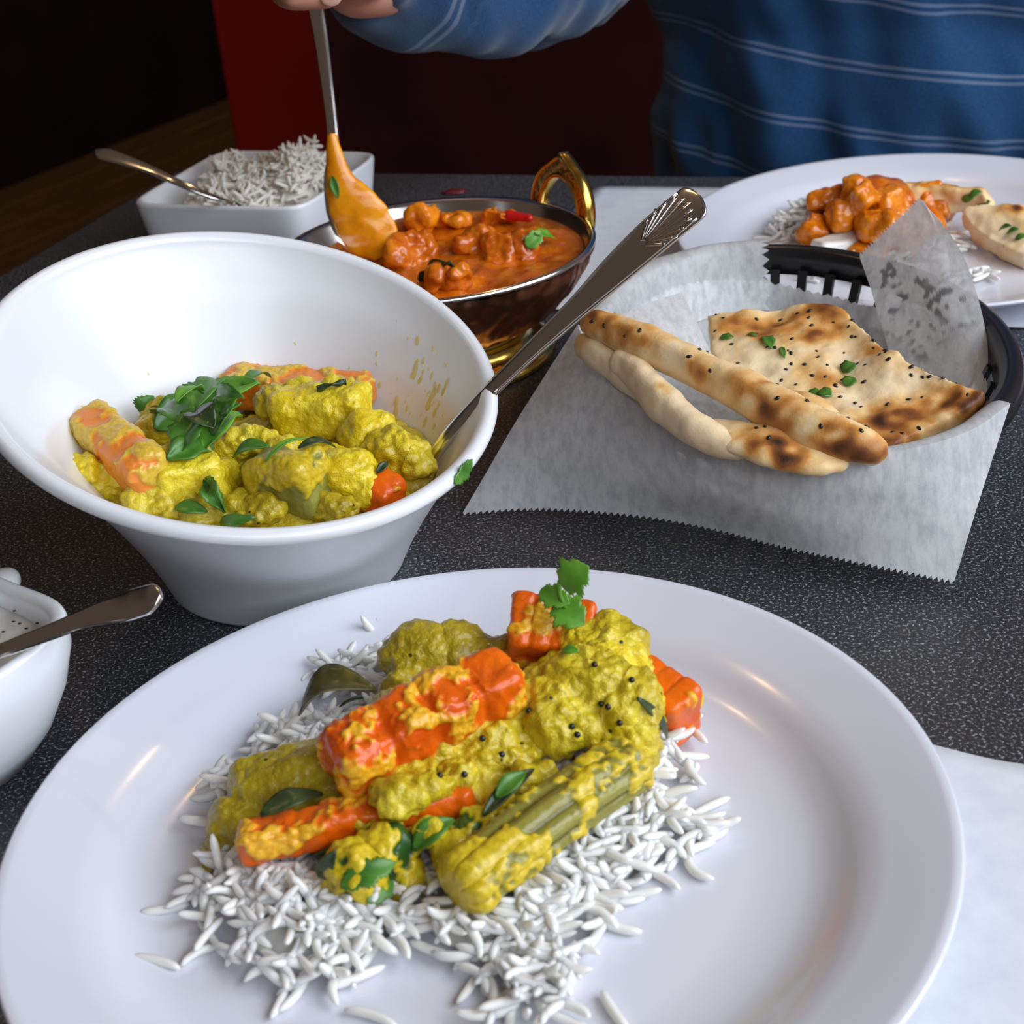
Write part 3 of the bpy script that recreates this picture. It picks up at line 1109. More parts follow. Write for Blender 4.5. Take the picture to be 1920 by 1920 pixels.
for k, (a_, b_, w_, lab) in enumerate([((985, 465), (1012, 437), 0.0046, 'chopped green coriander leaf on the orange gravy, left of a pair'), ((1003, 440), (1040, 452), 0.0038, 'chopped green coriander leaf on the orange gravy, right of a pair')]):
    tag(leaf_on('coriander_leaf', a_, b_, w_, 'bright_leaf', arch=0.06, jag=0.12, lobes=2), lab, 'herb')
tag(leaf_on('spinach_shred', (785, 528), (850, 500), 0.0020, 'curry_leaf', arch=0.10, wav=0.1), 'dark green leaf shred on the near sauced piece', 'herb')

# low dull red oval spot on the bare table behind
c = W(852, 362, 0.0)
tag(obj('red_spot', lumpy([prim_ell(c + Vector((0, 0, 0.001)), (0.009, 0.006, 0.0016))], voxel=0.0006, octaves=((120, 0.0008),), grain=None), 'spot'), 'small dull red spot on the table behind the copper bowl', 'sauce drop')

# ================================================================== BREAD BASKET
KB = Vector((0.133, 0.634, 0)); KA, KBm, KANG = 0.124, 0.090, math.radians(93)
BZ = 0.049


def ell(th, a_, b_, z):
    x, y = a_ * math.cos(th), b_ * math.sin(th)
    c_, s_ = math.cos(KANG), math.sin(KANG)
    return KB + Vector((c_ * x - s_ * y, s_ * x + c_ * y, z))


def wall_ab(z):
    k = z / BZ
    return 0.098 + (KA - 0.004 - 0.098) * k, 0.064 + (KBm - 0.004 - 0.064) * k


basket = empty('bread_basket', KB, 'black plastic oval bread basket with slotted sides holding naan', 'basket')


def ring(name, prof, n=120):
    rows = []
    for da, z in prof:
        rows.append([ell(2 * math.pi * j / n, KA + da, KBm + da, z) for j in range(n)])
    rows.append(rows[0])
    me = grid_mesh(name, rows, True)
    bm = bmesh.new(); bm.from_mesh(me); bmesh.ops.remove_doubles(bm, verts=bm.verts, dist=1e-7); bmesh.ops.recalc_face_normals(bm, faces=bm.faces); bm.to_mesh(me); bm.free()
    return me


obj('rim', ring('rim', [(-0.0055, 0.0488), (-0.003, 0.0505), (0.000, 0.0508), (0.003, 0.0495), (0.0046, 0.0460), (0.0046, 0.0420), (0.0034, 0.0420), (0.003, 0.0450), (0.000, 0.0475), (-0.0040, 0.0470), (-0.0066, 0.0370), (-0.0078, 0.0372)]), 'plastic', basket)
for z in (0.0215,):
    a1, b1 = wall_ab(z)
    obj('hoop', ring('hoop', [(a1 - KA - 0.001, z - 0.0022), (a1 - KA + 0.001, z - 0.0022), (a1 - KA + 0.0016, z + 0.0022), (a1 - KA - 0.0004, z + 0.0022)]), 'plastic', basket)
flr = [ell(2 * math.pi * j / 120, 0.100, 0.066, 0.0042) for j in range(120)]
flb = [ell(2 * math.pi * j / 120, 0.100, 0.066, 0.0002) for j in range(120)]
me = pymesh('basket_floor', flr + flb, [tuple(range(120)), tuple(range(239, 119, -1))] + [(j, 120 + j, 120 + (j + 1) % 120, (j + 1) % 120) for j in range(120)])
recalc(me)
obj('basket_floor', me, 'plastic', basket, smooth=False)
NS = 38
for j in range(NS):
    th = 2 * math.pi * (j + 0.5) / NS
    a0, b0 = wall_ab(0.0035); a1, b1 = wall_ab(0.0405)
    p0, p1 = ell(th, a0 + 0.0005, b0 + 0.0005, 0.0035), ell(th, a1 - 0.001, b1 - 0.001, 0.0400)
    tg = (ell(th + 0.01, a1, b1, 0) - ell(th - 0.01, a1, b1, 0)).normalized()
    ax = (p1 - p0); q = Matrix((tg, ax.normalized().cross(tg), ax.normalized())).transposed().to_quaternion()
    obj('slat', box_mesh('slat', (p0 + p1) * 0.5, (0.0024, 0.0011, ax.length / 2), q), 'plastic', basket, smooth=False)

# ---- paper liner: one sheet with several folds
def patch(top, bot, nu, nv, bulge=0.0, bdir=(0, 0, 1), wav=0.0, seed=0.0, teeth=None, tooth=0.0012, teeth_side='bot'):
    """ruled patch between two curves; the free edge is pinked"""
    tp = [Vector(p) for p in catmull([tuple(p) for p in top], nu + 1)]
    bt = [Vector(p) for p in catmull([tuple(p) for p in bot], nu + 1)]
    rows = []
    bd = Vector(bdir)
    for i in range(nv + 1):
        y = i / nv
        row = []
        for j in range(nu + 1):
            x = j / nu
            p = tp[j].lerp(bt[j], y) + bd * (bulge * math.sin(math.pi * y))
            p = p + bd * (wav * noise.noise(Vector((x * 4 + seed, y * 2.5, seed))) * min(1, y * 3))
            if teeth and i == nv and teeth_side == 'bot':
                p = p + (bt[j] - tp[j]).normalized() * (tooth * (1 if j % 2 else 0))
            row.append(p)
        rows.append(row)
    return rows


def lining_top(th):
    # height of the sheet along the wall, by compass angle
    return 0.0475


lin_rows = []
nL = 200
for k in (0.0, 0.3, 0.6, 0.85, 0.95):
    lin_rows.append([ell(2 * math.pi * j / nL, 0.095 * k, 0.061 * k, 0.0060 + 0.0006 * noise.noise(Vector((j * .3, k * 5, 0)))) for j in range(nL)])
for kz in (0.0, 0.2, 0.4, 0.6, 0.8, 1.0):
    row = []
    for j in range(nL):
        th = 2 * math.pi * j / nL
        top = 0.0405 - 0.0105 * math.exp(-((((th + 0.75 + math.pi) % (2 * math.pi)) - math.pi) / 0.8) ** 2)
        z = 0.008 + (top - 0.008) * kz
        a1, b1 = wall_ab(z)
        wv = 0.0008 * math.sin(th * 17) + 0.0007 * noise.noise(Vector((th * 5, z * 60, 2)))
        zz = z + ((0.0016 if j % 2 else 0) if kz == 1.0 else 0)
        row.append(ell(th, a1 - 0.0034 + wv, b1 - 0.0034 + wv, zz))
    lin_rows.append(row)
me_l = grid_mesh('paper_liner', lin_rows, True)

front_top = [ell(t_, KA + 0.0055, KBm + 0.0055, z_) for t_, z_ in ((1.45, 0.0600), (1.75, 0.0575), (2.05, 0.0550), (2.35, 0.0535), (2.65, 0.0528), (2.95, 0.0525), (3.25, 0.0525), (3.55, 0.0525), (3.83, 0.0525))]
front_bot = [W(870, 960, 0.0015), W(985, 952, 0.006), W(1100, 956, 0.010), W(1220, 968, 0.012), W(1340, 992, 0.013), W(1450, 1020, 0.013), W(1560, 1042, 0.012), W(1680, 1066, 0.009), W(1790, 1088, 0.005)]
fr_rows = patch(front_top, front_bot, 160, 22, 0.004, (-0.35, -0.75, 0.3), 0.003, 4.0, teeth=True, tooth=0.0017)
# part that turns over the rim to the inside
front_in = [ell(t_, KA - 0.0095, KBm - 0.0095, 0.0430) for t_ in (1.45, 1.75, 2.05, 2.35, 2.65, 2.95, 3.25, 3.55, 3.83)]
in_rows = patch(front_in, front_top, 160, 6, 0.0035, (0, 0, 1))
# standing corner at the back right
st_top = [W(1612, 480, 0.0), 0, 0]
st_left = [WY(1655, 640, 0.665), WY(1632, 560, 0.685), WY(1612, 482, 0.700)]
tip = WY(1727, 372, 0.690)


def tri_patch(left_bot, left_top, tip_, right_pts, nu=88, nv=70, wav=0.002):
    """rows run from the lower edge to the pinked upper edge left_top->tip"""
    lo = [Vector(p) for p in catmull([tuple(p) for p in [left_bot] + right_pts], nu + 1)]
    hi = [Vector(left_top).lerp(Vector(tip_), j / nu) for j in range(nu + 1)]
    rows = []
    for i in range(nv + 1):
        y = i / nv
        row = []
        for j in range(nu + 1):
            x = j / nu
            p = lo[j].lerp(hi[j], y)
            p = p + Vector((0.3, -1, 0.1)) * (wav * math.sin(math.pi * y) * (0.8 + noise.noise(Vector((x * 3, y * 3, 1)))))
            if i == nv:
                p = p + (hi[j] - lo[j]).normalized() * (0.0024 if j % 4 == 2 else (0.0012 if j % 2 else 0))
            row.append(p)
        rows.append(row)
    return rows


st_rows = tri_patch(WY(1690, 745, 0.630), WY(1612, 482, 0.700), WY(1727, 374, 0.690), [WY(1760, 760, 0.612), WY(1835, 745, 0.598), WY(1852, 690, 0.606), WY(1846, 610, 0.626), WY(1815, 500, 0.655), WY(1775, 430, 0.672), WY(1729, 378, 0.689)])
# back left fold lying over the rim
bl_th = [1.75 - 1.92 * j / 60 for j in range(61)]
bl_sec = [(0.012, 0.022), (0.010, 0.036), (0.0068, 0.0475), (0.0045, 0.0512), (0.000, 0.0526), (-0.0060, 0.0518), (-0.0092, 0.0480), (-0.0125, 0.0400), (-0.0160, 0.0310), (-0.021, 0.0220)]
bl_rows = []
for i, (da_, z_) in enumerate(catmull(bl_sec, 28)):
    row = []
    for j, th in enumerate(bl_th):
        w_ = 0.0016 * noise.noise(Vector((th * 3.0, i * 0.12, 7.0)))
        lift = 0.006 * sstep(np.array([th]), 0.6, 1.6)[0] if 8 < i < 20 else 0.0
        row.append(ell(th, KA + da_ + w_, KBm + da_ + w_, z_ + abs(w_) + lift))
    row[-1] = row[-1] + (row[-1] - row[-3]) * (0.7 if i % 2 else 0.0)
    bl_rows.append(row)
# loose crease flap at the left
cr_top = [W(1140, 602, 0.0590), W(1205, 572, 0.0590), W(1278, 548, 0.0580)]
cr_bot = [W(1215, 660, 0.0500), W(1275, 680, 0.0460), W(1338, 672, 0.0430)]
cr_rows = patch(cr_top, cr_bot, 20, 14, 0.002, (-0.3, -0.3, 1), 0.001, 12.0)
bm = bmesh.new()
bm.from_mesh(me_l)
for rows in (fr_rows, in_rows, st_rows, bl_rows, cr_rows):
    t_ = grid_mesh('t', rows); bm.from_mesh(t_); bpy.data.meshes.remove(t_)
me = bpy.data.meshes.new('paper_liner'); bm.to_mesh(me); bm.free()
a, n = arr(me)
# grease stains: on the standing corner where bread touched it
gc = [np.array(WY(px, py, y)) for px, py, y in ((1700, 535, 0.665), (1740, 570, 0.65), (1770, 565, 0.648), (1690, 590, 0.66), (1720, 610, 0.65), (1660, 505, 0.68), (1800, 600, 0.64), (1745, 640, 0.64))]
gd = np.min([np.linalg.norm(a - c_, axis=1) for c_ in gc], axis=0)
gm = sstep(nz(a, 300, 3) * 0.6 + nz(a, 150, 8) * 0.5, 0.06, 0.22) * sstep(-gd, -0.016, -0.006)
set_attr(me, 'grease', gm)
liner = tag(obj('paper_liner', me, 'paper'), 'translucent white waxed paper sheet lining the bread basket and hanging over it', 'paper')

# ================================================================== NAAN
def toast_attr(me, spots, seed, edge=0.0, base=0.0, lowfreq=45):
    a, n = arr(me)
    t = base + 0.20 * (nz(a, lowfreq, seed) + 0.3) + 0.10 * nz(a, 140, seed + 3)
    for p, r, k in spots:
        d = np.linalg.norm(a - np.array(p), axis=1)
        t = t + k * np.exp(-(d / r) ** 2) * (0.75 + 0.7 * nz(a, 160, seed + 7))
    set_attr(me, 'toast', np.clip(t, 0, 0.74))


def poly_solid(top_pts, thick, down=None):
    v = [Vector(p) for p in top_pts]
    nrm = (v[1] - v[0]).cross(v[2] - v[0])
    # newell
    nrm = Vector((0, 0, 0))
    for i in range(len(v)):
        p, q = v[i], v[(i + 1) % len(v)]
        nrm += Vector(((p.y - q.y) * (p.z + q.z), (p.z - q.z) * (p.x + q.x), (p.x - q.x) * (p.y + q.y)))
    nrm.normalize()
    if nrm.z < 0:
        nrm = -nrm
    bm = bmesh.new()
    c = sum(v, Vector()) / len(v)
    t_ = [bm.verts.new(p) for p in v]; b_ = [bm.verts.new(p - nrm * thick) for p in v]
    ct, cb = bm.verts.new(c), bm.verts.new(c - nrm * thick)
    N = len(v)
    for i in range(N):
        j = (i + 1) % N
        bm.faces.new((t_[i], t_[j], ct)); bm.faces.new((b_[j], b_[i], cb)); bm.faces.new((t_[j], t_[i], b_[i], b_[j]))
    bmesh.ops.recalc_face_normals(bm, faces=bm.faces)
    me = bpy.data.meshes.new('t'); bm.to_mesh(me); bm.free()
    return me, nrm


def seeds_on(me, n, r, seed, lo=0.0006, hi=0.0010, cond=None):
    rr_ = random.Random(seed)
    a, nn_ = arr(me)
    idx = [i for i in range(len(a)) if nn_[i][2] > 0.45 and (cond is None or cond(a[i]))]
    bm = bmesh.new()
    for k in range(n):
        i = rr_.choice(idx)
        g = bmesh.ops.create_icosphere(bm, subdivisions=1, radius=1)['verts']
        q = Vector((0, 0, 1)).rotation_difference(Vector(nn_[i])).to_matrix().to_4x4() @ Matrix.Rotation(rr_.random() * 3, 4, 'Z')
        s = rr_.uniform(lo, hi)
        bmesh.ops.transform(bm, matrix=Matrix.Translation(Vector(a[i])) @ q @ Matrix.Diagonal((s * 1.5, s, s * 0.7, 1)), verts=g)
    m_ = bpy.data.meshes.new('seeds'); bm.to_mesh(m_); bm.free()
    return m_


# large flat slice
out = [W(1328, 592, 0.0500), W(1400, 582, 0.0525), W(1470, 572, 0.0545), W(1535, 571, 0.0555), W(1590, 590, 0.0550), W(1640, 630, 0.0535), W(1700, 672, 0.0520), W(1765, 700, 0.0500), W(1842, 735, 0.0475),
       W(1838, 752, 0.0445), W(1760, 790, 0.0400), W(1665, 835, 0.0360), W(1560, 830, 0.0345), W(1470, 800, 0.0350), W(1390, 760, 0.0370), W(1336, 690, 0.0420)]
m0, nrm0 = poly_solid(out, 0.0085)
me = remesh([('mesh', m0)], 0.0013, 5)
a, n = arr(me)
put(me, a + n * (nz(a, 38, 4) * 0.0034 + nz(a, 95, 6) * 0.0016 + nz(a, 260, 9) * 0.0004)[:, None])
toast_attr(me, [(W(1450, 600, .054), .012, .55), (W(1520, 620, .053), .007, .4), (W(1640, 742, .048), .008, .70), (W(1690, 765, .045), .012, .28), (W(1640, 650, .052), .008, .4), (W(1590, 600, .055), .010, .35),
                (W(1745, 745, .046), .010, .30), (W(1600, 800, .04), .014, .22), (W(1820, 745, .046), .010, .7), (W(1375, 605, .05), .006, .35), (W(1545, 690, .048), .006, .3), (W(1700, 800, .042), .014, .3), (W(1540, 575, .055), .010, .3), (W(1700, 740, .047), .030, .10), (W(1500, 760, .045), .02, .12), (W(1660, 800, .042), .02, .08)], 5, base=0.02)
naan1 = tag(obj('naan_slice', me, 'naan'), 'broad flat naan slice with browned blisters at the back of the basket', 'naan')
so = obj('nigella_seeds', seeds_on(me, 85, 0.001, 4), 'seed', naan1); so['kind'] = 'stuff'
for px, py, w_, dx, dy, z_ in ((1350, 636, 0.0022, 26, -2, .0500), (1435, 632, 0.0030, 12, 24, .0525), (1465, 652, 0.0014, 6, 22, .0515), (1580, 700, 0.0040, 24, -16, .0515), (1585, 725, 0.0036, 18, -14, .0505), (1515, 748, 0.0040, 28, -8, .0470), (1535, 735, 0.0030, 26, 10, .0475), (1402, 628, .0012, 18, 4, .0520)):
    l_ = leaf_on('herb_shred', (px, py), (px + dx, py + dy), w_, 'fresh_leaf', lift=(0.0005, 0.0009), arch=0.1, lobes=2, n=9, m=5)
    l_.parent = naan1


def strip(name, pts, wid, thk, up, label, spots, seed, nseeds=0, base=0.02, n=46):
    wid = rounded(rounded(wid, 0.07)[::-1], 0.07)[::-1]; thk = rounded(rounded(thk, 0.07)[::-1], 0.07)[::-1]
    m0 = sweep(name, pts, wid, thk, up, n=n, m=20, power=2.4)
    me = remesh([('mesh', m0)], 0.0011, 3)
    a, nn_ = arr(me)
    put(me, a + nn_ * (nz(a, 60, seed) * 0.0016 + nz(a, 160, seed + 2) * 0.0006)[:, None])
    toast_attr(me, spots, seed, base=base)
    o = tag(obj('naan_slice', me, 'naan'), label, 'naan', 'naan strips stacked at the front of the basket')
    if nseeds:
        s_ = obj('nigella_seeds', seeds_on(me, nseeds, 0.001, seed), 'seed', o); s_['kind'] = 'stuff'
    return o


VUP = (0.15, 0.45, 0.88)
strip('naan_slice', [W(1086, 600, .0760), W(1160, 622, .0740), W(1270, 672, .0705), W(1380, 728, .0665), W(1490, 785, .0625), W(1580, 825, .0590), W(1668, 856, .0545)], [.0040, .0070, .0080, .0084, .0090, .0088, .0068], [.0056, .0076, .0080, .0084, .0088, .0080, .0056], VUP,
      'long rolled naan strip lying topmost across the front of the basket',
      [(W(1110, 598, .080), .010, .6), (W(1180, 622, .079), .012, .35), (W(1300, 690, .074), .006, .6), (W(1400, 735, .072), .012, .35), (W(1460, 770, .068), .010, .4), (W(1570, 830, .062), .008, .75), (W(1640, 850, .058), .010, .5), (W(1540, 800, .066), .012, .3)], 12, 18)
strip('naan_slice', [W(1152, 668, .0660), W(1195, 705, .0640), W(1250, 760, .0605), W(1312, 812, .0560), W(1400, 850, .0530)], [.0046, .0058, .0066, .0068, .0050], [.0056, .0070, .0074, .0070, .0040], VUP,
      'pale naan strip below the topmost one, its rounded end pointing back left', [(W(1240, 730, .067), .006, .35)], 21, 0, base=-0.08)
strip('naan_slice', [W(1084, 645, .0640), W(1130, 668, .0630), W(1190, 715, .0600), W(1260, 765, .0570)], [.0046, .0056, .0060, .0050], [.0052, .0064, .0066, .0050], VUP,
      'short pale naan strip end lowest at the far left of the basket', [(W(1095, 640, .068), .004, .25)], 31, 0, base=-0.08)
strip('naan_slice', [W(1300, 805, .0535), W(1370, 818, .0560), W(1450, 838, .0560), W(1530, 855, .0540), W(1595, 866, .0520)], [.0050, .0095, .0110, .0100, .0040], [.0030, .0040, .0044, .0040, .0025], (0, -0.25, 1),
      'puffed naan strip with dark brown patch nearest the front paper fold', [(W(1450, 838, .060), .010, .65), (W(1480, 845, .060), .008, .5), (W(1400, 822, .060), .010, .2)], 41, 8)
strip('naan_slice', [W(1430, 745, .0555), W(1480, 750, .0560), W(1530, 772, .0540), W(1580, 800, .0500)], [.0040, .0070, .0075, .0040], [.0022, .0034, .0034, .0022], (0, -0.1, 1),
      'small toasted naan flap between the topmost strip and the broad slice', [(W(1470, 745, .059), .012, .4)], 51, 4)

# ================================================================== CUTLERY
def spoon_handle(name, pts, wid, thk, up, parent, n=70, m=20, power=3.0):
    return obj(name, sweep(name, pts, wid, thk, up, n=n, m=m, power=power), 'steel', parent)


# serving spoon standing in the white bowl
SP = [WY(785, 912, 0.5475), WY(812, 858, 0.5490), WY(850, 806, 0.5510), WY(925, 728, 0.5540), WY(1000, 655, 0.5560), WY(1080, 580, 0.5580), WY(1150, 512, 0.5595), WY(1220, 448, 0.5605), WY(1290, 388, 0.5610), WY(1314, 367, 0.5612)]
SUP = (-0.55, -0.45, 0.62)
sv = empty('serving_spoon', SP[0], 'large steel serving spoon with shell ornament leaning in the white bowl', 'spoon')
spoon_handle('handle', SP, rounded([.0032, .0032, .0033, .0036, .0042, .0056, .0078, .0092, .0096, .0094], 0.10), [.0016, .0016, .0016, .0015, .0014, .0013, .0012, .0012, .0012, .0010], SUP, sv)
tipv = [SP[0] + Vector((-0.034, -0.004, -0.026)), SP[0] + Vector((-0.022, -0.003, -0.020)), SP[0] + Vector((-0.010, -0.002, -0.010)), SP[0]]
obj('spoon_bowl', sweep('spoon_bowl', tipv, [.006, .016, .014, .0032], [.001, .0018, .0018, .0016], SUP, n=24, m=20), 'steel', sv)
# raised shell and border beads
ax = (SP[8] - SP[6]).normalized()
sd = ax.cross(Vector(SUP)).normalized(); un = sd.cross(ax).normalized()
bm = bmesh.new()
c0 = SP[6].lerp(SP[7], 0.75) + un * 0.0011
for k in range(-5, 6):
    an = k * 0.15
    d_ = ax * math.cos(an) + sd * math.sin(an)
    L_ = 0.0250 * (1 - 0.022 * k * k)
    t_ = sweep('t', [c0 + d_ * 0.002, c0 + d_ * (L_ * .5) + un * .0002, c0 + d_ * L_], [.0003, .0006, .0006], [.0001, .00022, .00022], un, n=8, m=8)
    bm.from_mesh(t_); bpy.data.meshes.remove(t_)
me = bpy.data.meshes.new('shell_ornament'); bm.to_mesh(me); bm.free()
obj('shell_ornament', me, 'steel', sv)
for sgn in (1, -1):
    pts = []
    for i, w_ in ((3, .0030), (4, .0036), (5, .0048), (6, .0070), (7, .0084), (8, .0084)):
        pts.append(SP[i] + sd * (sgn * w_) + un * 0.0011)
    obj('border', sweep('border', pts, [.0003] * 3, [.0005] * 3, un, n=40, m=8), 'steel', sv)

# rice spoon
RS = [W(436, 380, 0.050), W(400, 370, 0.058), W(340, 345, 0.068), W(290, 322, 0.074), W(240, 303, 0.079), W(200, 290, 0.082), W(179, 283, 0.083)]
rs = empty('rice_spoon', RS[0], 'steel spoon stuck in the square dish of rice, handle pointing left', 'spoon')
spoon_handle('handle', RS, rounded([.0022, .0022, .0024, .0030, .0042, .0052, .0048], 0.12), [.0012] * 7, (0, -0.45, 0.9), rs)
obj('spoon_bowl', sweep('spoon_bowl', [RS[0] + Vector((0.026, 0.016, -0.024)), RS[0] + Vector((0.014, 0.010, -0.013)), RS[0]], [.006, .013, .0022], [.001, .0018, .0012], (0, -0.3, 0.9), n=20), 'steel', rs)

# yogurt spoon
YS = [W(-95, 1268, 0.046), W(-30, 1235, 0.0535), W(30, 1210, 0.0560), W(90, 1187, 0.0590), W(150, 1163, 0.0625), W(200, 1147, 0.0650), W(245, 1134, 0.0680), W(280, 1124, 0.0705), W(302, 1119, 0.0720)]
ys = empty('yogurt_spoon', YS[0], 'steel teaspoon resting across the yogurt dish, handle end pointing right', 'spoon')
spoon_handle('handle', YS, rounded([.0024, .0026, .0027, .0028, .0032, .0044, .0056, .0054, .0044], 0.12), [.0014, .0014, .0014, .0014, .0013, .0012, .0012, .0012, .0010], (0.0, -0.55, 0.85), ys)
obj('spoon_bowl', sweep('spoon_bowl', [YS[0] + Vector((-0.030, -0.008, -0.006)), YS[0] + Vector((-0.016, -0.004, -0.005)), YS[0]], [.005, .011, .0024], [.001, .0016, .0014], (0, -0.5, 0.85), n=20), 'steel', ys)

# dipping spoon held over the copper bowl
LS = [WY(538, -420, 0.802), WY(556, -260, 0.802), WY(570, -140, 0.802), WY(582, -60, 0.802), WY(590, 0, 0.802), WY(602, 70, 0.800), WY(613, 150, 0.797), WY(622, 225, 0.793), WY(627, 290, 0.789)]
ld = empty('dipping_spoon', LS[-1], 'long steel spoon held upright, its bowl coated in orange sauce', 'spoon')
LUP = (-0.15, -0.85, 0.45)
spoon_handle('handle', LS, [.0040, .0072, .0060, .0042, .0040, .0036, .0032, .0030, .0034], [.0016] * 9, LUP, ld)
LB = [LS[-1], WY(634, 335, 0.786), WY(652, 375, 0.783), WY(678, 420, 0.780), WY(705, 458, 0.778), WY(722, 480, 0.776)]
obj('spoon_bowl', sweep('spoon_bowl', LB, [.0036, .0080, .0130, .0160, .0140, .0050], [.0016, .0022, .0026, .0026, .0022, .0014], LUP, n=40, m=24), 'steel', ld)
lu = Vector(LUP).normalized() * 0.0028
rgt = Vector((0.0016, 0, 0))
sc = sweep('t', [WY(624, 252, 0.7905) + lu * .4] + [p + lu + rgt for p in LB[1:5]] + [LB[5] + lu * 0.4], [.0026, .0074, .0122, .0156, .0138, .0060], [.0028, .0044, .0044, .0040, .0034, .0020], LUP, n=50, m=24)
o = obj('sauce_coat', lumpy([('mesh', sc)], voxel=0.0010, smooth=2, octaves=((60, 0.0016), (150, 0.0006)), grain=None), 'ladle_sauce', ld)
o['label'] = 'thick orange sauce clinging to the spoon'
l_ = leaf('herb_shred', WY(622, 330, 0.778), WY(634, 372, 0.774), 0.0024, 'fresh_leaf', up=LUP, arch=0.05)
l_.parent = ld; l_.matrix_parent_inverse = ld.matrix_world.inverted()

# ================================================================== PERSON
def Tv(u, v, z):
    return T(u, v, z)


TQq = TQ.to_quaternion()
PU, PV = 0.238, -0.245
G = WY(594, 2, 0.806)
GV = (LS[2] - LS[4]).normalized()                 # up along the spoon handle
wrist = Vector((-0.046, 0.872, 0.186))
elbow = Vector((0.078, 1.105, 0.156))
shR = Tv(PU - 0.175, PV, 0.335); shL = Tv(PU + 0.175, PV, 0.335)
elL = Tv(PU + 0.25, PV + 0.02, 0.055); wrL = Tv(PU + 0.14, PV + 0.20, -0.10)
person = empty('person', Tv(PU, PV, -0.24), 'person in a striped blue long-sleeved shirt holding the dipping spoon', 'person')
skin = [prim_cap(Tv(PU, PV, 0.30), Tv(PU, PV + 0.02, 0.46), 0.056, 0.052),
        prim_ell(Tv(PU, PV + 0.03, 0.585), (0.075, 0.095, 0.115), TQq), prim_ell(Tv(PU, PV + 0.055, 0.53), (0.058, 0.070, 0.062), TQq),
        prim_cap(Tv(PU, PV + 0.115, 0.585), Tv(PU, PV + 0.138, 0.555), 0.010, 0.015),
        prim_cap(Tv(PU - 0.022, PV + 0.113, 0.510), Tv(PU + 0.022, PV + 0.113, 0.510), 0.009, 0.009),
        prim_ell(Tv(PU - 0.078, PV + 0.02, 0.575), (0.010, 0.020, 0.032), TQq), prim_ell(Tv(PU + 0.078, PV + 0.02, 0.575), (0.010, 0.020, 0.032), TQq),
        prim_ell(Tv(PU, PV, 0.16), (0.15, 0.09, 0.20), TQq), prim_ell(Tv(PU, PV, -0.04), (0.14, 0.09, 0.16), TQq),
        prim_cap(shR, shL, 0.048), prim_cap(shR, elbow, 0.042, 0.034), prim_cap(elbow, wrist, 0.034, 0.025),
        prim_cap(shL, elL, 0.042, 0.034), prim_cap(elL, wrL, 0.034, 0.025)]
# gripping hand: palm, four fingers round the handle, thumb on the near side
pc = G + Vector((0.024, 0.028, 0.004)) + GV * 0.026
skin += [prim_cap(wrist, pc, 0.0250, 0.021), prim_cap(wrist, wrist + (wrist - elbow).normalized() * 0.018, 0.0250, 0.0235), prim_cap(pc + GV * 0.028, pc - GV * 0.022, 0.0165, 0.0150)]
for k, (ln, rr_) in enumerate(((0.92, .0076), (1.0, .0084), (1.04, .0086), (1.0, .0084))):
    b0 = G + GV * (0.006 + k * 0.0185)
    q0 = b0 + Vector((0.024, 0.020, 0.002)); q1 = b0 + Vector((-0.006, 0.017, 0)) ; q2 = b0 + Vector((-0.0175 * ln, 0.000, -0.001)); q3 = b0 + Vector((-0.010, -0.0135, -0.001)); q4 = b0 + Vector((0.008 * ln, -0.0145, -0.002))
    skin += [prim_cap(q0, q1, rr_ * 1.08, rr_), prim_cap(q1, q2, rr_, rr_ * .95), prim_cap(q2, q3, rr_ * .95, rr_ * .9), prim_cap(q3, q4, rr_ * .9, rr_ * .82)]
b0 = G + GV * 0.070
skin += [prim_cap(pc + GV * 0.02, b0 + Vector((0.020, -0.004, 0.0)), 0.0125, 0.0100), prim_cap(b0 + Vector((0.020, -0.004, 0)), b0 + Vector((-0.002, -0.0165, 0.002)), 0.0100, 0.0086)]
# resting hand on the lap
hl = wrL + (wrL - elL).normalized() * 0.05
skin += [prim_cap(wrL, hl, 0.024, 0.022)]
side = TU * 0.019
for k in range(4):
    s0 = hl + side * (k - 1.5)
    d_ = (wrL - elL).normalized()
    skin += [prim_cap(s0, s0 + d_ * 0.038, 0.0095, 0.0088), prim_cap(s0 + d_ * 0.038, s0 + d_ * 0.055 + Vector((0, 0, -0.022)), 0.0088, 0.0075)]
skin += [prim_cap(hl - side * 1.4, hl - side * 2.9 + (wrL - elL).normalized() * 0.02, 0.010, 0.0085)]
obj('body', remesh(skin, 0.0032, 4), 'skin', person)
# nails on the gripping fingers
for k in range(4):
    b0 = G + GV * (0.006 + k * 0.0185)
    obj('fingernail', lumpy([prim_ell(b0 + Vector((0.009, -0.0205, -0.002)), (0.0055, 0.0012, 0.0042))], voxel=0.0006, octaves=(), grain=None), 'nail', person)
hair = [prim_ell(Tv(PU, PV + 0.012, 0.625), (0.084, 0.098, 0.092), TQq), prim_ell(Tv(PU, PV - 0.025, 0.570), (0.080, 0.070, 0.095), TQq)]
hm = remesh(hair, 0.004, 3)
obj('hair', hm, 'hair', person)
for s_ in (-1, 1):
    obj('eye', lumpy([prim_ell(Tv(PU + s_ * 0.031, PV + 0.112, 0.582), (0.012, 0.008, 0.007), TQq)], voxel=0.0012, octaves=(), grain=None), 'seed', person)

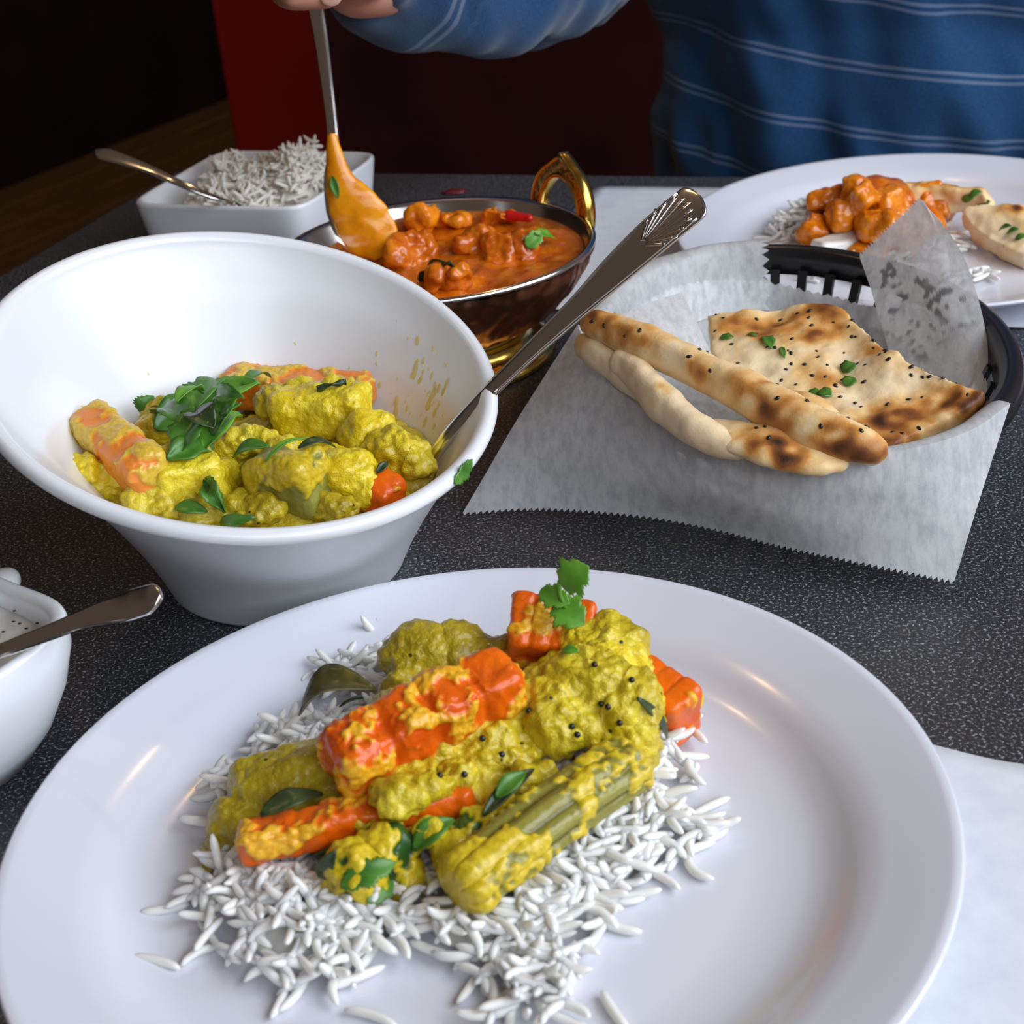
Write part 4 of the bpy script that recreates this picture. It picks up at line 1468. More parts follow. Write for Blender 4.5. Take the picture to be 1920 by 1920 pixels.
elb_s = elbow + Vector((0, 0, 0))
cuff = wrist.lerp(elbow, 0.0)
mid = wrist.lerp(elbow, 0.42) + Vector((0, 0, -0.014))
shirt = [prim_ell(Tv(PU, PV, -0.16), (0.180, 0.128, 0.10), TQq), prim_ell(Tv(PU, PV + 0.008, -0.02), (0.178, 0.128, 0.19), TQq), prim_ell(Tv(PU, PV + 0.004, 0.15), (0.190, 0.125, 0.20), TQq),
         prim_ell(Tv(PU, PV, 0.27), (0.185, 0.100, 0.12), TQq), prim_cap(shR, shL, 0.062), prim_cap(shR, elb_s, 0.066, 0.055), prim_cap(elb_s, mid, 0.055, 0.048), prim_cap(mid, cuff, 0.048, 0.036),
         prim_cap(shL, elL, 0.064, 0.052), prim_cap(elL, wrL, 0.052, 0.034)]
sm = remesh(shirt, 0.005, 6)
a, n = arr(sm)
# folds
fold = nz(a * np.array([1.0, 1.0, 0.55]) + np.array([0.3, 0, 0]) * a[:, 2:3], 16, 3) * 0.014 + nz(a * np.array([1.0, 1.0, 0.45]) + np.array([0.4, 0, 0]) * a[:, 2:3], 36, 6) * 0.0060
fa = np.abs(nz(a * np.array([1.2, 0.8, 0.5]), 11, 9)) * -0.010
a2 = a + n * (fold + fa)[:, None]


def seg_param(a_, p, q):
    p, q = np.array(p), np.array(q)
    d_ = q - p
    t_ = np.clip(((a_ - p) @ d_) / (d_ @ d_), 0, 1)
    dist = np.linalg.norm(a_ - (p + t_[:, None] * d_), axis=1)
    return t_, dist, np.linalg.norm(d_)


stripe = (a[:, 2] + 0.5 + 0.16 * ((a[:, 0] - TO.x) * TU.x + (a[:, 1] - TO.y) * TU.y)) / 0.047
tA, dA, LA = seg_param(a, elbow, wrist)
armm = (dA < 0.075) & (tA > 0.02)
tB, dB, LBn = seg_param(a, shR, elbow)
stripe = np.where(armm, np.where(tA > 0.8, 20.2 + tA * LA / 0.07, 0.0), stripe)
set_attr(sm, 'stripe', stripe)
put(sm, a2)
so = obj('shirt', sm, 'shirt', person)
so['label'] = 'blue shirt with thin pale double stripes'
trs = [prim_ell(Tv(PU, PV, -0.17), (0.165, 0.115, 0.085), TQq)]
for s_ in (-1, 1):
    kn = Tv(PU + s_ * 0.11, PV + 0.43, -0.19); an = Tv(PU + s_ * 0.11, PV + 0.40, -0.655)
    trs += [prim_cap(Tv(PU + s_ * 0.09, PV + 0.02, -0.165), kn, 0.080, 0.060), prim_cap(kn, an, 0.058, 0.045)]
obj('trousers', remesh(trs, 0.008, 4), 'trousers', person)
for s_ in (-1, 1):
    an = Tv(PU + s_ * 0.11, PV + 0.40, -0.688)
    obj('shoe', remesh([prim_cap(an, an + TV * 0.16, 0.040, 0.036), prim_cap(an, an + Vector((0, 0, 0.04)), 0.044)], 0.006, 3), 'iron', person)

# ================================================================== RICE IN THE SQUARE DISH
ux, uy = TU, -TV
def Rl(x, y):
    p = RD + TU * x - TV * y
    return p.x, p.y
hb = []
for x, y, r1, h_ in ((-0.010, 0.006, 0.045, 0.052), (0.020, 0.018, 0.030, 0.062), (-0.030, 0.022, 0.026, 0.058), (-0.005, 0.032, 0.022, 0.054), (0.026, -0.005, 0.026, 0.054), (-0.022, -0.016, 0.030, 0.050), (0.006, -0.020, 0.030, 0.048), (0.026, 0.030, 0.013, 0.066)):
    X, Y = Rl(x, y); hb.append((X, Y, r1, r1, h_ - 0.008))
core = lumpy([prim_ell((b[0], b[1], 0.010), (b[2] * .86, b[3] * .86, b[4] - 0.004)) for b in hb] , voxel=0.002, octaves=((120, .002),), grain=None)
a, n = arr(core)
a[:, 2] = np.maximum(a[:, 2], 0.008); put(core, a)
pl = rice_heap(hb, 0.008, 1100, 4, tilt=0.6)
pl = [q for q in pl if q[0][2] > 0.026]
rm = rice_mesh('rice_heap', pl, 0.92)
bm = bmesh.new(); bm.from_mesh(core); bm.from_mesh(rm)
me = bpy.data.meshes.new('rice_heap'); bm.to_mesh(me); bm.free()
tag(obj('rice_heap', me, 'rice2'), 'fluffy plain white rice heaped in the square dish', 'rice', kind='stuff')

# ================================================================== NEAR PLATE: RICE
def Wp(px, py, z=PZ):
    p = W(px, py, z); return p.x, p.y


rb = []
for px, py, rw, rh in ((800, 1470, .046, .016), (640, 1480, .036, .014), (960, 1400, .046, .016), (1110, 1420, .036, .013), (800, 1320, .036, .012),
                       (520, 1640, .022, .010), (470, 1680, .018, .007), (560, 1740, .022, .010), (480, 1740, .018, .006), (600, 1800, .016, .007), (555, 1840, .009, .006), (700, 1720, .022, .008), (640, 1720, .020, .010),
                       (900, 1720, .022, .009), (1000, 1680, .024, .010), (1100, 1620, .022, .010), (1180, 1560, .022, .008), (1240, 1510, .018, .006), (1060, 1740, .016, .007), (1020, 1810, .014, .005), (1020, 1870, .013, .006), (1000, 1910, .012, .005), (900, 1790, .014, .004),
                       (450, 1500, .012, .008), (430, 1550, .010, .006), (560, 1400, .014, .009), (660, 1290, .016, .010), (730, 1230, .012, .008), (1280, 1570, .012, .004), (800, 1190, .008, .006)):
    x, y = Wp(px, py); rb.append((x, y, rw, rw * 0.92, rh))
core = lumpy([prim_ell((b[0], b[1], PZ), (b[2] * .7, b[3] * .7, max(b[4] - 0.0042, 0.0008))) for b in rb if b[4] > 0.0085], voxel=0.0018, octaves=((160, .001),), grain=None)
a, n = arr(core)
a[:, 2] = np.maximum(a[:, 2], PZ + 0.0002); put(core, a)
pl = rice_heap(rb, PZ, 1250, 9, tilt=0.36)
# loose rim of single grains
r_ = random.Random(21)
for px, py, yaw in ((310, 1714, 0.1), (290, 1808, -0.35), (370, 1690, 0.0), (395, 1760, -1.0), (1300, 1600, 0.4), (1345, 1575, 0.55), (1330, 1520, 0.5), (1285, 1465, -0.7), (1300, 1640, -1.1), (1120, 1760, 1.0), (1150, 1745, -0.6), (1320, 1550, 0.3), (1270, 1610, 1.0),
                    (530, 1880, 1.3), (560, 1870, 1.1), (650, 1830, -1.2), (700, 1790, 1.2), (750, 1760, 0.9), (890, 1800, 0.3), (930, 1795, 0.2), (980, 1830, 0.4), (1070, 1850, 1.2), (960, 1900, 1.4), (700, 1912, -0.5), (1150, 1905, -1.2), (410, 1450, 1.4), (400, 1500, 0.4), (420, 1560, -0.3), (1230, 1640, 0.5), (1200, 1660, 0.4)):
    x, y = Wp(px, py)
    pl.append(((x, y, PZ + 0.0017), yaw, 0.0, 1.57 * r_.choice((1, -1))))
rm = rice_mesh('rice_bed', pl, 1.0)
bm = bmesh.new(); bm.from_mesh(core); bm.from_mesh(rm)
me = bpy.data.meshes.new('rice_bed'); bm.to_mesh(me); bm.free()
tag(obj('rice_bed', me, 'rice'), 'loose long-grained white rice spread under the yellow curry on the near plate', 'rice', kind='stuff')


# ================================================================== NEAR PLATE: CURRY
def baton(p0, p1, hw, hh, up=(0, 0, 1), roll=0.0, taper=1.0, bev=0.55):
    p0, p1 = Vector(p0), Vector(p1)
    q = frame_quat(p1 - p0, up, roll)
    L = (p1 - p0).length
    if taper == 1.0:
        return [prim_box((p0 + p1) / 2, (L / 2, hw, hh), q, bev)]
    out = []
    for k in range(4):
        s = 1 + (taper - 1) * k / 3
        out.append(prim_box(p0.lerp(p1, (k + 0.5) / 4), (L / 7.2, hw * s, hh * s), q, bev))
    return out


def ells(lst):
    """(px, py, z, rx_px, ry_px, rz_px)"""
    o_ = []
    for px, py, z, a_, b_, c_ in lst:
        p = W(px, py, z); s = scale_at(p)
        o_.append(prim_ell(p, (a_ * s, b_ * s, c_ * s)))
    return o_


CUR = 'curry piece'
FINE = dict(voxel=0.00060, smooth=3)
chunk('carrot_baton', baton(W(628, 1428, .0375), W(965, 1262, .0430),   .0104, .0092, roll=0.18, taper=0.95), 'carrot', 'big orange carrot baton lying on top of the near plate curry', 'carrot', sauce=(85, -0.16), octaves=((35, .0020), (110, .0012), (330, .0004)), grain=(430, .0008), **FINE)
chunk('carrot_baton', baton(W(452, 1578, .0235), W(880, 1492, .0260), .0072, .0060, roll=-0.1, taper=0.7), 'carrot', 'lower thin carrot baton pointing left on the near plate', 'carrot', sauce=(70, -0.25), octaves=((35, .0020), (110, .0011), (330, .0004)), grain=(430, .0008), **FINE)
chunk('carrot_chunk', baton(W(962, 1180, .0390), W(1110, 1195, .0360), .0105, .0100, roll=0.5, taper=0.9), 'carrot', 'carrot chunk at the top of the near plate pile under the coriander sprig', 'carrot', sauce=(75, -0.02), octaves=((35, .0020), (110, .0012), (330, .0004)), grain=(430, .0008), **FINE)
chunk('carrot_wedge', baton(W(1165, 1262, .0250), W(1288, 1352, .0190), .0070, .0105, roll=0.2, taper=1.05), 'carrot', 'bare orange carrot wedge sticking out at the right of the near plate curry', 'carrot', sauce=(70, -0.32), octaves=((60, .0014), (200, .0004)), grain=(420, .0004), **FINE)
chunk('carrot_scrap', ells([(1300, 1310, .0200, 22, 26, 26), (1292, 1340, .0170, 12, 16, 16)]), 'bright_potato', 'shiny yellow potato bit at the tip of the right carrot wedge', CUR, octaves=((90, .0012),), grain=None, **FINE)


# ridged drumstick pod
def pod(p0, p1, r, label):
    p0, p1 = Vector(p0), Vector(p1)
    q = frame_quat(p1 - p0, (0, 0, 1))
    L = (p1 - p0).length
    n, m = 90, 96
    rows = []
    gro = []
    for i in range(n + 1):
        x = i / n
        e = min(1.0, min(x, 1 - x) * 26) ** 0.5
        rr_ = r * (0.95 + 0.07 * math.sin(x * 3.1)) * (0.55 + 0.45 * e)
        row = []
        for j in range(m):
            an = 2 * math.pi * j / m
            g = abs(math.sin(an * 4.0 + 0.25 * math.sin(x * 4)))
            f_ = 0.86 + 0.14 * g ** 0.8
            fine = 0.5 + 0.5 * math.sin(an * 24)
            rr2 = rr_ * f_ * (1 - 0.012 * fine)
            loc = Vector((x * L, rr2 * math.cos(an) * 1.05, rr2 * math.sin(an) * 0.92))
            row.append(p0 + q @ loc + Vector((0, 0, 0.002 * math.sin(x * 3.14))))
            gro.append(0.25 + 0.55 * g + 0.2 * (fine - 0.5))
        rows.append(row)
    me = grid_mesh('drumstick_pod', rows, True)
    a_, _ = arr(me)
    bm = bmesh.new(); bm.from_mesh(me)
    bmesh.ops.holes_fill(bm, edges=[e for e in bm.edges if e.is_boundary], sides=0)
    bmesh.ops.recalc_face_normals(bm, faces=bm.faces); bm.to_mesh(me); bm.free()
    a_, n_ = arr(me)
    s_ = nz(a_, 75, 4.4) + 0.6 * nz(a_, 190, 8.1) + 0.6 * nz(a_, 420, 2.1) - 0.12
    tt = np.array([(Vector(p) - p0).dot((p1 - p0).normalized()) / L for p in a_.tolist()])
    s_ = s_ + 0.75 * sstep(-tt, -0.13, -0.02) + 0.5 * sstep(tt, 0.9, 1.0) + 0.25 * sstep(-(a_[:, 2]), -0.014, -0.008)
    mk = sstep(s_, -0.20, 0.22)
    set_attr(me, 'sauce', mk); set_attr(me, 'groove', gro)
    put(me, a_ + n_ * (mk * (0.0007 + cellb(a_, 380, 2) * 0.0007))[:, None])
    return tag(obj('drumstick_pod', me, 'drumstick'), label, 'vegetable')


pod(W(855, 1672, .0215), W(1190, 1425, .0265), .0098, 'ridged green drumstick pod piece lying at the lower right of the near plate curry')

BUMPY = dict(octaves=((55, .0042), (130, .0026), (330, .0010)), grain=(280, .0016), **FINE)
SOFT = dict(octaves=((45, .0034), (110, .0020), (300, .0006)), grain=(380, .0006), **FINE)
chunk('potato_slab', ells([(560, 1460, .0215, 135, 95, 62), (470, 1540, .0150, 85, 70, 48), (640, 1470, .0225, 90, 70, 55), (430, 1590, .0100, 50, 48, 26)]), 'olive_curry', 'broad olive curry-coated potato slab at the left of the near plate pile', CUR, **SOFT)
chunk('sauce_trickle', ells([(402, 1590, .0085, 26, 46, 16), (392, 1620, .0075, 16, 30, 8)]), 'olive_curry', 'thin glossy trickle of sauce running off the left of the near plate pile', 'sauce', octaves=((90, .0008),), grain=None, **FINE)
chunk('curry_mass', ells([(820, 1380, .0260, 130, 110, 62), (930, 1400, .0240, 110, 100, 66), (760, 1470, .0240, 110, 80, 52), (980, 1350, .0270, 90, 80, 60), (880, 1470, .0200, 100, 70, 48), (760, 1360, .0240, 80, 80, 60)]), 'yellow_curry', 'thick yellow sauce in the middle of the near plate pile', CUR, **BUMPY)
chunk('potato_lump', ells([(790, 1235, .0290, 88, 60, 62), (870, 1225, .0290, 72, 58, 58), (930, 1235, .0270, 60, 60, 50), (760, 1300, .0240, 60, 60, 60)]), 'olive_curry', 'olive potato lump at the back left of the near plate pile', CUR, **SOFT)
chunk('cauliflower_lump', ells([(1110, 1290, .0330, 92, 92, 82), (1060, 1340, .0300, 82, 80, 66), (1170, 1330, .0280, 78, 90, 80), (1140, 1230, .0340, 80, 70, 66), (1190, 1400, .0220, 50, 60, 60), (1040, 1280, .0320, 50, 50, 50), (1190, 1260, .0300, 50, 60, 50)]), 'yellow_curry', 'large knobbly yellow cauliflower lump at the right of the near plate pile', CUR, **BUMPY)
chunk('sauce_crust', ells([(1110, 1205, .0390, 56, 40, 30), (1060, 1180, .0410, 46, 36, 24), (1160, 1235, .0370, 40, 36, 26)]), 'bright_potato', 'bright yellow sauce clinging behind the top carrot chunk', CUR, **BUMPY)
chunk('herbed_lump', ells([(670, 1640, .0190, 66, 62, 60), (720, 1600, .0210, 60, 52, 52), (640, 1680, .0140, 44, 44, 42), (760, 1640, .0140, 40, 44, 40)]), 'herb_lump', 'yellow lump streaked with dark green herbs at the bottom of the near plate pile', CUR, sauce=(95, 0.16), octaves=((80, .0026), (180, .0014)), grain=(330, .0010), **FINE)
chunk('herbed_lump', ells([(900, 1560, .0210, 52, 46, 46), (940, 1530, .0220, 46, 40, 40), (850, 1590, .0190, 46, 44, 40)]), 'herb_lump', 'smaller herbed yellow lump beside the drumstick pod', CUR, sauce=(95, 0.22), octaves=((80, .0024), (180, .0013)), grain=(330, .0010), **FINE)
chunk('potato_nugget', ells([(745, 1500, .0320, 60, 44, 34), (800, 1470, .0330, 60, 40, 32), (850, 1450, .0310, 44, 36, 30)]), 'yellow_curry', 'yellow curry lump between the two long carrot batons', CUR, **BUMPY)

for i_, (lst, lab) in enumerate((([(990, 1478, .0240, 34, 30, 30), (1020, 1460, .0230, 24, 24, 24)], 'small yellow crumb at the upper end of the drumstick pod'),
                                 ([(815, 1560, .0240, 40, 30, 28), (780, 1575, .0210, 30, 28, 24)], 'small yellow crumb just below the thin carrot baton'),
                                 ([(960, 1590, .0260, 30, 30, 26), (985, 1560, .0260, 24, 24, 24)], 'yellow crumb leaning on the middle of the drumstick pod'),
                                 ([(690, 1540, .0260, 44, 26, 26), (650, 1545, .0230, 30, 24, 24)], 'yellow crumb under the lower edge of the thin carrot baton'))):
    chunk('curry_crumb', ells(lst), 'yellow_curry', lab, CUR, **BUMPY)
# leaves on the near plate
def leaf_obj(name, a_, b_, w_, material, label, group=None, **k):
    if k.pop('free', False):
        return tag(leaf(name, W(*a_), W(*b_), w_, material, **k), label, 'herb', group)
    return tag(leaf_on(name, a_[:2], b_[:2], w_ * 0.55, material, **k), label, 'herb', group)


leaf_obj('curry_leaf', (562, 1340, .0200), (705, 1292, .0290), .0085, 'brown_leaf', 'olive brown curry leaf curling out at the back left of the near plate pile', free=True, arch=0.22, fold=0.5)
leaf_obj('curry_leaf', (640, 1330, .0250), (705, 1318, .0300), .0055, 'curry_leaf', 'small dark curry leaf tucked behind the big carrot baton', arch=0.1, fold=0.3)
leaf_obj('curry_leaf', (490, 1535, .0330), (608, 1497, .0340), .0070, 'curry_leaf', 'dark curry leaf lying on the lower thin carrot baton', arch=0.14, fold=0.2, wav=0.06)
leaf_obj('curry_leaf', (905, 1535, .0300), (1000, 1450, .0290), .0048, 'curry_leaf', 'narrow green leaf beside the far end of the drumstick pod', arch=0.08, fold=0.5)
leaf_obj('curry_leaf', (775, 1600, .0270), (850, 1545, .0280), .0070, 'fresh_leaf', 'dark green leaf between the two herbed lumps on the near plate', arch=0.2, fold=0.4)
leaf_obj('coriander_leaf', (640, 1665, .0330), (745, 1620, .0330), .0075, 'fresh_leaf', 'green coriander leaf stuck on the bottom herbed lump', arch=0.15, fold=0.1, jag=0.12, lobes=3, n=24)
leaf_obj('curry_leaf', (585, 1600, .0220), (640, 1570, .0270), .0060, 'curry_leaf', 'dark leaf at the lower left under the thin carrot baton', arch=0.2, fold=0.3)
leaf_obj('curry_leaf', (1195, 1310, .0370), (1250, 1390, .0270), .0030, 'curry_leaf', 'thin dark leaf edge beside the right carrot wedge', arch=0.1, fold=0.4)
leaf_obj('herb_flake', (1058, 1222, .0480), (1092, 1228, .0480), .0030, 'bright_leaf', 'small bright green herb flake on the cauliflower lump', arch=0.1)
leaf_obj('curry_leaf', (930, 1500), (985, 1455), .0050, 'fresh_leaf', 'green leaf sliver above the drumstick pod', arch=0.1, fold=0.4, n=18, jag=0.05)
leaf_obj('coriander_leaf', (690, 1690), (740, 1650), .0050, 'fresh_leaf', 'small jagged coriander leaf at the lowest edge of the bottom herbed lump', arch=0.1, fold=0.2, jag=0.12, lobes=2, n=20)
leaf_obj('coriander_leaf', (600, 1650), (628, 1600), .0050, 'curry_leaf', 'dark wilted leaf at the left of the bottom herbed lump', arch=0.1, fold=0.3, jag=0.06, n=18)
# coriander sprig
spg = empty('coriander_sprig', W(1075, 1160, .0470), 'fresh bright coriander sprig standing on the top carrot chunk', 'herb')


def sprig_leaf(px0, py0, z0, px1, py1, z1, w_, up):
    l_ = leaf('leaflet', W(px0, py0, z0), W(px1, py1, z1), w_, 'bright_leaf', up=up, arch=0.08, fold=0.15, jag=0.10, lobes=3, n=26, m=7)
    l_.parent = spg; l_.matrix_parent_inverse = spg.matrix_world.inverted()


upc = (0.0, -0.75, 0.65)
sprig_leaf(1052, 1097, .0610, 1104, 1062, .0680, .0066, upc)
sprig_leaf(1012, 1108, .0560, 1068, 1132, .0540, .0042, upc)
sprig_leaf(1040, 1128, .0530, 1096, 1172, .0480, .0062, upc)
obj('stem', sweep('stem', [W(1060, 1140, .0520), W(1050, 1115, .0570), W(1049, 1088, .0620)], [.0007] * 3, [.0007] * 3, upc, n=14, m=8), 'bright_leaf', spg)

# mustard seeds
sm_ = bpy.data.meshes.new('mustard_seed')
bm = bmesh.new(); bmesh.ops.create_icosphere(bm, subdivisions=2, radius=0.00105)
for v in bm.verts:
    v.co *= 1 + 0.10 * noise.noise(v.co * 900)
bm.to_mesh(sm_); bm.free(); sm_.materials.append(M['seed'])
sm_.polygons.foreach_set('use_smooth', [True] * len(sm_.polygons))
DG = bpy.context.evaluated_depsgraph_get(); DG.update()


def surface_at(px, py, zguess=0.03):
    d = ray(px, py).normalized()
    dg = bpy.context.evaluated_depsgraph_get()
    hit, loc, nrm, idx, ob, mtx = scene.ray_cast(dg, CAM, d)
    return (loc, nrm) if hit else (W(px, py, zguess), Vector((0, 0, 1)))


bpy.context.view_layer.update()
for px, py in ((993, 1333), (1073, 1362), (1082, 1378), (1115, 1247), (1162, 1354), (823, 1455), (1128, 1320), (940, 1415), (1184, 1276), (1140, 1325), (905, 1385), (870, 1452)):
    loc, nrm = surface_at(px, py)
    o = bpy.data.objects.new('mustard_seed', sm_); COL.objects.link(o)
    o.location = loc + nrm * 0.0003
    tag(o, 'tiny round black mustard seed on the near plate curry', 'seed', 'mustard seeds on the near plate curry')

# ================================================================== CURRY IN THE SLANTED BOWL
NT, NZ = 90, 60
ZT = np.linspace(0.004, 0.13, NZ)
RIN = np.zeros((NT, NZ))
for i_ in range(NT):
    th = 2 * math.pi * i_ / NT
    zz_, rr_ = [], []
    for k_ in range(81):
        p = bowl_pt(th, k_ / 80, 0.0052) - BC
        zz_.append(p.z); rr_.append(math.hypot(p.x, p.y))
    RIN[i_] = np.interp(ZT, zz_, rr_)


def confine(o, slack=0.0004):
    """keep a piece inside the bowl wall"""
    me = o.data
    a_, _ = arr(me)
    x, y = a_[:, 0] - BC.x, a_[:, 1] - BC.y
    th = (np.arctan2(y, x) % (2 * np.pi)) / (2 * np.pi) * NT
    zi = np.clip((a_[:, 2] - ZT[0]) / (ZT[1] - ZT[0]), 0, NZ - 1.001)
    t0 = th.astype(int) % NT; t1 = (t0 + 1) % NT; ft = th - np.floor(th)
    z0 = zi.astype(int); fz = zi - z0
    lim = (RIN[t0, z0] * (1 - ft) + RIN[t1, z0] * ft) * (1 - fz) + (RIN[t0, z0 + 1] * (1 - ft) + RIN[t1, z0 + 1] * ft) * fz - slack
    r = np.hypot(x, y)
    k = np.where(r > lim, lim / np.maximum(r, 1e-6), 1.0)
    a_[:, 0] = BC.x + x * k; a_[:, 1] = BC.y + y * k
    a_[:, 2] = np.maximum(a_[:, 2], 0.0085)
    put(me, a_)


BOWL_START = len(COL.objects)
bowl_before = set(o.name for o in COL.objects)
chunk('curry_mass', [prim_ell((-0.100, 0.556, 0.034), (0.078, 0.070, 0.022)), prim_ell((-0.125, 0.545, 0.040), (0.040, 0.040, 0.018)), prim_ell((-0.075, 0.545, 0.036), (0.036, 0.040, 0.018))] + ells([(300, 930, .050, 120, 70, 45), (520, 960, .046, 130, 60, 40), (600, 840, .044, 120, 80, 40)]),
      'yellow_curry', 'thick yellow curry filling the slanted white bowl', CUR, octaves=((70, .0030), (170, .0016)), grain=(330, .0011), voxel=0.0014, smooth=2)
GB = 'vegetable pieces in the slanted bowl'
chunk('carrot_baton', baton(W(420, 722, .0600), W(695, 742, .0570), .0100, .0082, roll=0.1), 'pale_carrot', 'long carrot baton lying across the back of the slanted bowl', 'carrot', GB, sauce=(70, -0.22), octaves=((35, .0020), (110, .0011), (330, .0004)), grain=(430, .0008), **FINE)
chunk('carrot_baton', baton(W(172, 802, .0690), W(290, 905, .0650), .0085, .0110, roll=0.25), 'pale_carrot', 'sauce-coated carrot baton leaning at the left of the slanted bowl', 'carrot', GB, sauce=(65, 0.02), octaves=((60, .0016), (200, .0005)), grain=(420, .0006), **FINE)
chunk('carrot_end', baton(W(690, 945, .0500), W(745, 905, .0510), .0070, .0070, roll=0.3), 'carrot', 'orange carrot end beside the spoon in the slanted bowl', 'carrot', GB, sauce=(70, -0.25), octaves=((35, .0020), (110, .0011), (330, .0004)), grain=(430, .0008), **FINE)
chunk('carrot_end', baton(W(165, 845, .0580), W(200, 860, .0570), .0070, .0060, roll=0.3), 'carrot', 'small dark orange carrot end under the left baton in the slanted bowl', 'carrot', GB, sauce=(70, -0.4), octaves=((60, .0012),), grain=None, **FINE)
q1 = Quaternion((0.3, 0.2, 1), 0.5)
chunk('potato_cube', [prim_box(W(345, 888, .0620), (.0125, .0100, .0090), q1, 0.35), prim_box(W(385, 910, .0560), (.0115, .0095, .0080), Quaternion((0.2, 0.6, 1), -0.3), 0.4)], 'bright_potato', 'bright yellow potato cube at the front left of the slanted bowl', 'potato', GB, octaves=((80, .0016), (200, .0009)), grain=(380, .0006), **FINE)
chunk('potato_lump', ells([(165, 885, .0640, 52, 44, 36), (140, 905, .0600, 36, 34, 26), (205, 905, .0590, 44, 40, 34)]), 'bright_potato', 'knobbly yellow lump at the far left of the slanted bowl', 'potato', GB, **BUMPY)
chunk('potato_lump', ells([(285, 935, .0570, 56, 44, 36), (340, 950, .0540, 50, 40, 30)]), 'yellow_curry', 'yellow lump behind the front left rim of the slanted bowl', 'potato', GB, **BUMPY)
chunk('squash_piece', [prim_box(W(545, 905, .0580), (.0150, .0105, .0120), Quaternion((0.1, 0.2, 1), -0.55), 0.5), prim_ell(W(520, 880, .0580), (.010, .010, .010))], 'squash', 'green-skinned squash piece at the front of the slanted bowl', 'vegetable', GB, sauce=(60, -0.12), octaves=((70, .0020), (180, .0008)), grain=(380, .0006), **FINE)
chunk('potato_lump', ells([(655, 890, .0570, 62, 56, 50), (690, 920, .0520, 44, 44, 40), (620, 870, .0570, 40, 40, 36)]), 'bright_potato', 'smooth yellow potato lump at the front right of the slanted bowl', 'potato', GB, **SOFT)
chunk('potato_lump', [prim_box(W(610, 772, .0620), (.0200, .0110, .0105), Quaternion((0, 0.1, 1), -0.25), 0.6), prim_ell(W(690, 812, .0590), (.012, .011, .010))], 'bright_potato', 'long smooth yellow potato piece across the back of the slanted bowl', 'potato', GB, **SOFT)
chunk('potato_lump', ells([(735, 845, .0570, 56, 46, 44), (775, 860, .0540, 30, 36, 34), (700, 850, .0560, 36, 36, 32)]), 'yellow_curry', 'knobbly yellow potato next to the spoon in the slanted bowl', 'potato', GB, **BUMPY)
chunk('cauliflower_lump', ells([(625, 735, .0680, 52, 34, 28), (570, 745, .0650, 44, 36, 30), (520, 755, .0640, 40, 36, 30), (660, 745, .0660, 26, 26, 26)]), 'yellow_curry', 'grainy yellow cauliflower in front of the long carrot in the slanted bowl', 'vegetable', GB, **BUMPY)
chunk('cauliflower_lump', ells([(480, 835, .0620, 58, 40, 34), (520, 850, .0600, 44, 36, 30), (440, 850, .0590, 40, 34, 30)]), 'yellow_curry', 'grainy yellow cauliflower in the middle of the slanted bowl', 'vegetable', GB, **BUMPY)
chunk('cauliflower_lump', ells([(300, 775, .0640, 34, 28, 26), (330, 765, .0630, 28, 24, 22), (290, 800, .0620, 28, 30, 28)]), 'olive_curry', 'olive cauliflower piece behind the coriander heap', 'vegetable', GB, **BUMPY)
chunk('sauce_lump', ells([(480, 965, .0520, 60, 36, 26), (430, 960, .0520, 44, 34, 28), (620, 958, .0500, 60, 30, 26), (380, 965, .0520, 40, 30, 22)]), 'olive_curry', 'olive sauce lump along the front rim of the slanted bowl', CUR, GB, **BUMPY)
chunk('sauce_lump', ells([(770, 905, .0440, 40, 36, 20), (690, 900, .0440, 50, 40, 30)]), 'olive_curry', 'dark sauce pooled where the spoon dips into the slanted bowl', CUR, GB, **SOFT)

for o in list(COL.objects):
    if o.name not in bowl_before and o.type == 'MESH':
        confine(o)

GH = 'chopped coriander heaped on the slanted bowl curry'
for i, (x0, y0, z0, x1, y1, z1, w_, mt) in enumerate([
    (300, 800, .0700, 350, 770, .0745, .0060, 'fresh_leaf'), (330, 825, .0700, 390, 800, .0740, .0060, 'fresh_leaf'), (355, 790, .0730, 420, 745, .0790, .0070, 'fresh_leaf'),
    (375, 765, .0740, 430, 735, .0790, .0060, 'fresh_leaf'), (390, 800, .0740, 470, 750, .0790, .0085, 'bright_leaf'), (345, 845, .0680, 395, 810, .0730, .0065, 'fresh_leaf'),
    (395, 835, .0690, 445, 800, .0720, .0060, 'bright_leaf'), (310, 780, .0720, 360, 812, .0720, .0055, 'fresh_leaf'), (410, 815, .0710, 460, 790, .0740, .0050, 'fresh_leaf'),
    (325, 860, .0650, 385, 845, .0690, .0050, 'fresh_leaf'), (370, 780, .0760, 400, 815, .0750, .0050, 'curry_leaf'), (420, 775, .0740, 455, 760, .0780, .0045, 'fresh_leaf'), (340, 755, .0700, 380, 748, .0730, .0030, 'bright_leaf'), (415, 745, .0760, 460, 752, .0760, .0030, 'fresh_leaf')]):
    tag(leaf_on('coriander_leaf', (x0 - (x1 - x0) * .2, y0 - (y1 - y0) * .2), (x1 + (x1 - x0) * .2, y1 + (y1 - y0) * .2), w_ * 1.25, mt, lift=(0.0008, 0.0040 + 0.002 * (i % 3)), arch=0.14, fold=0.35, wav=0.07, jag=0.05 if i % 3 else 0.0, n=18, lobes=2 if i % 2 else 0), 'chopped green coriander leaf in the heap on the slanted bowl curry', 'herb', GH)
leaf_obj('coriander_leaf', (268, 778, .0650), (288, 742, .0720), .0055, 'fresh_leaf', 'pointed coriander leaf standing left of the herb heap in the slanted bowl', free=True, up=(0, -0.8, 0.5), jag=0.1, n=18)
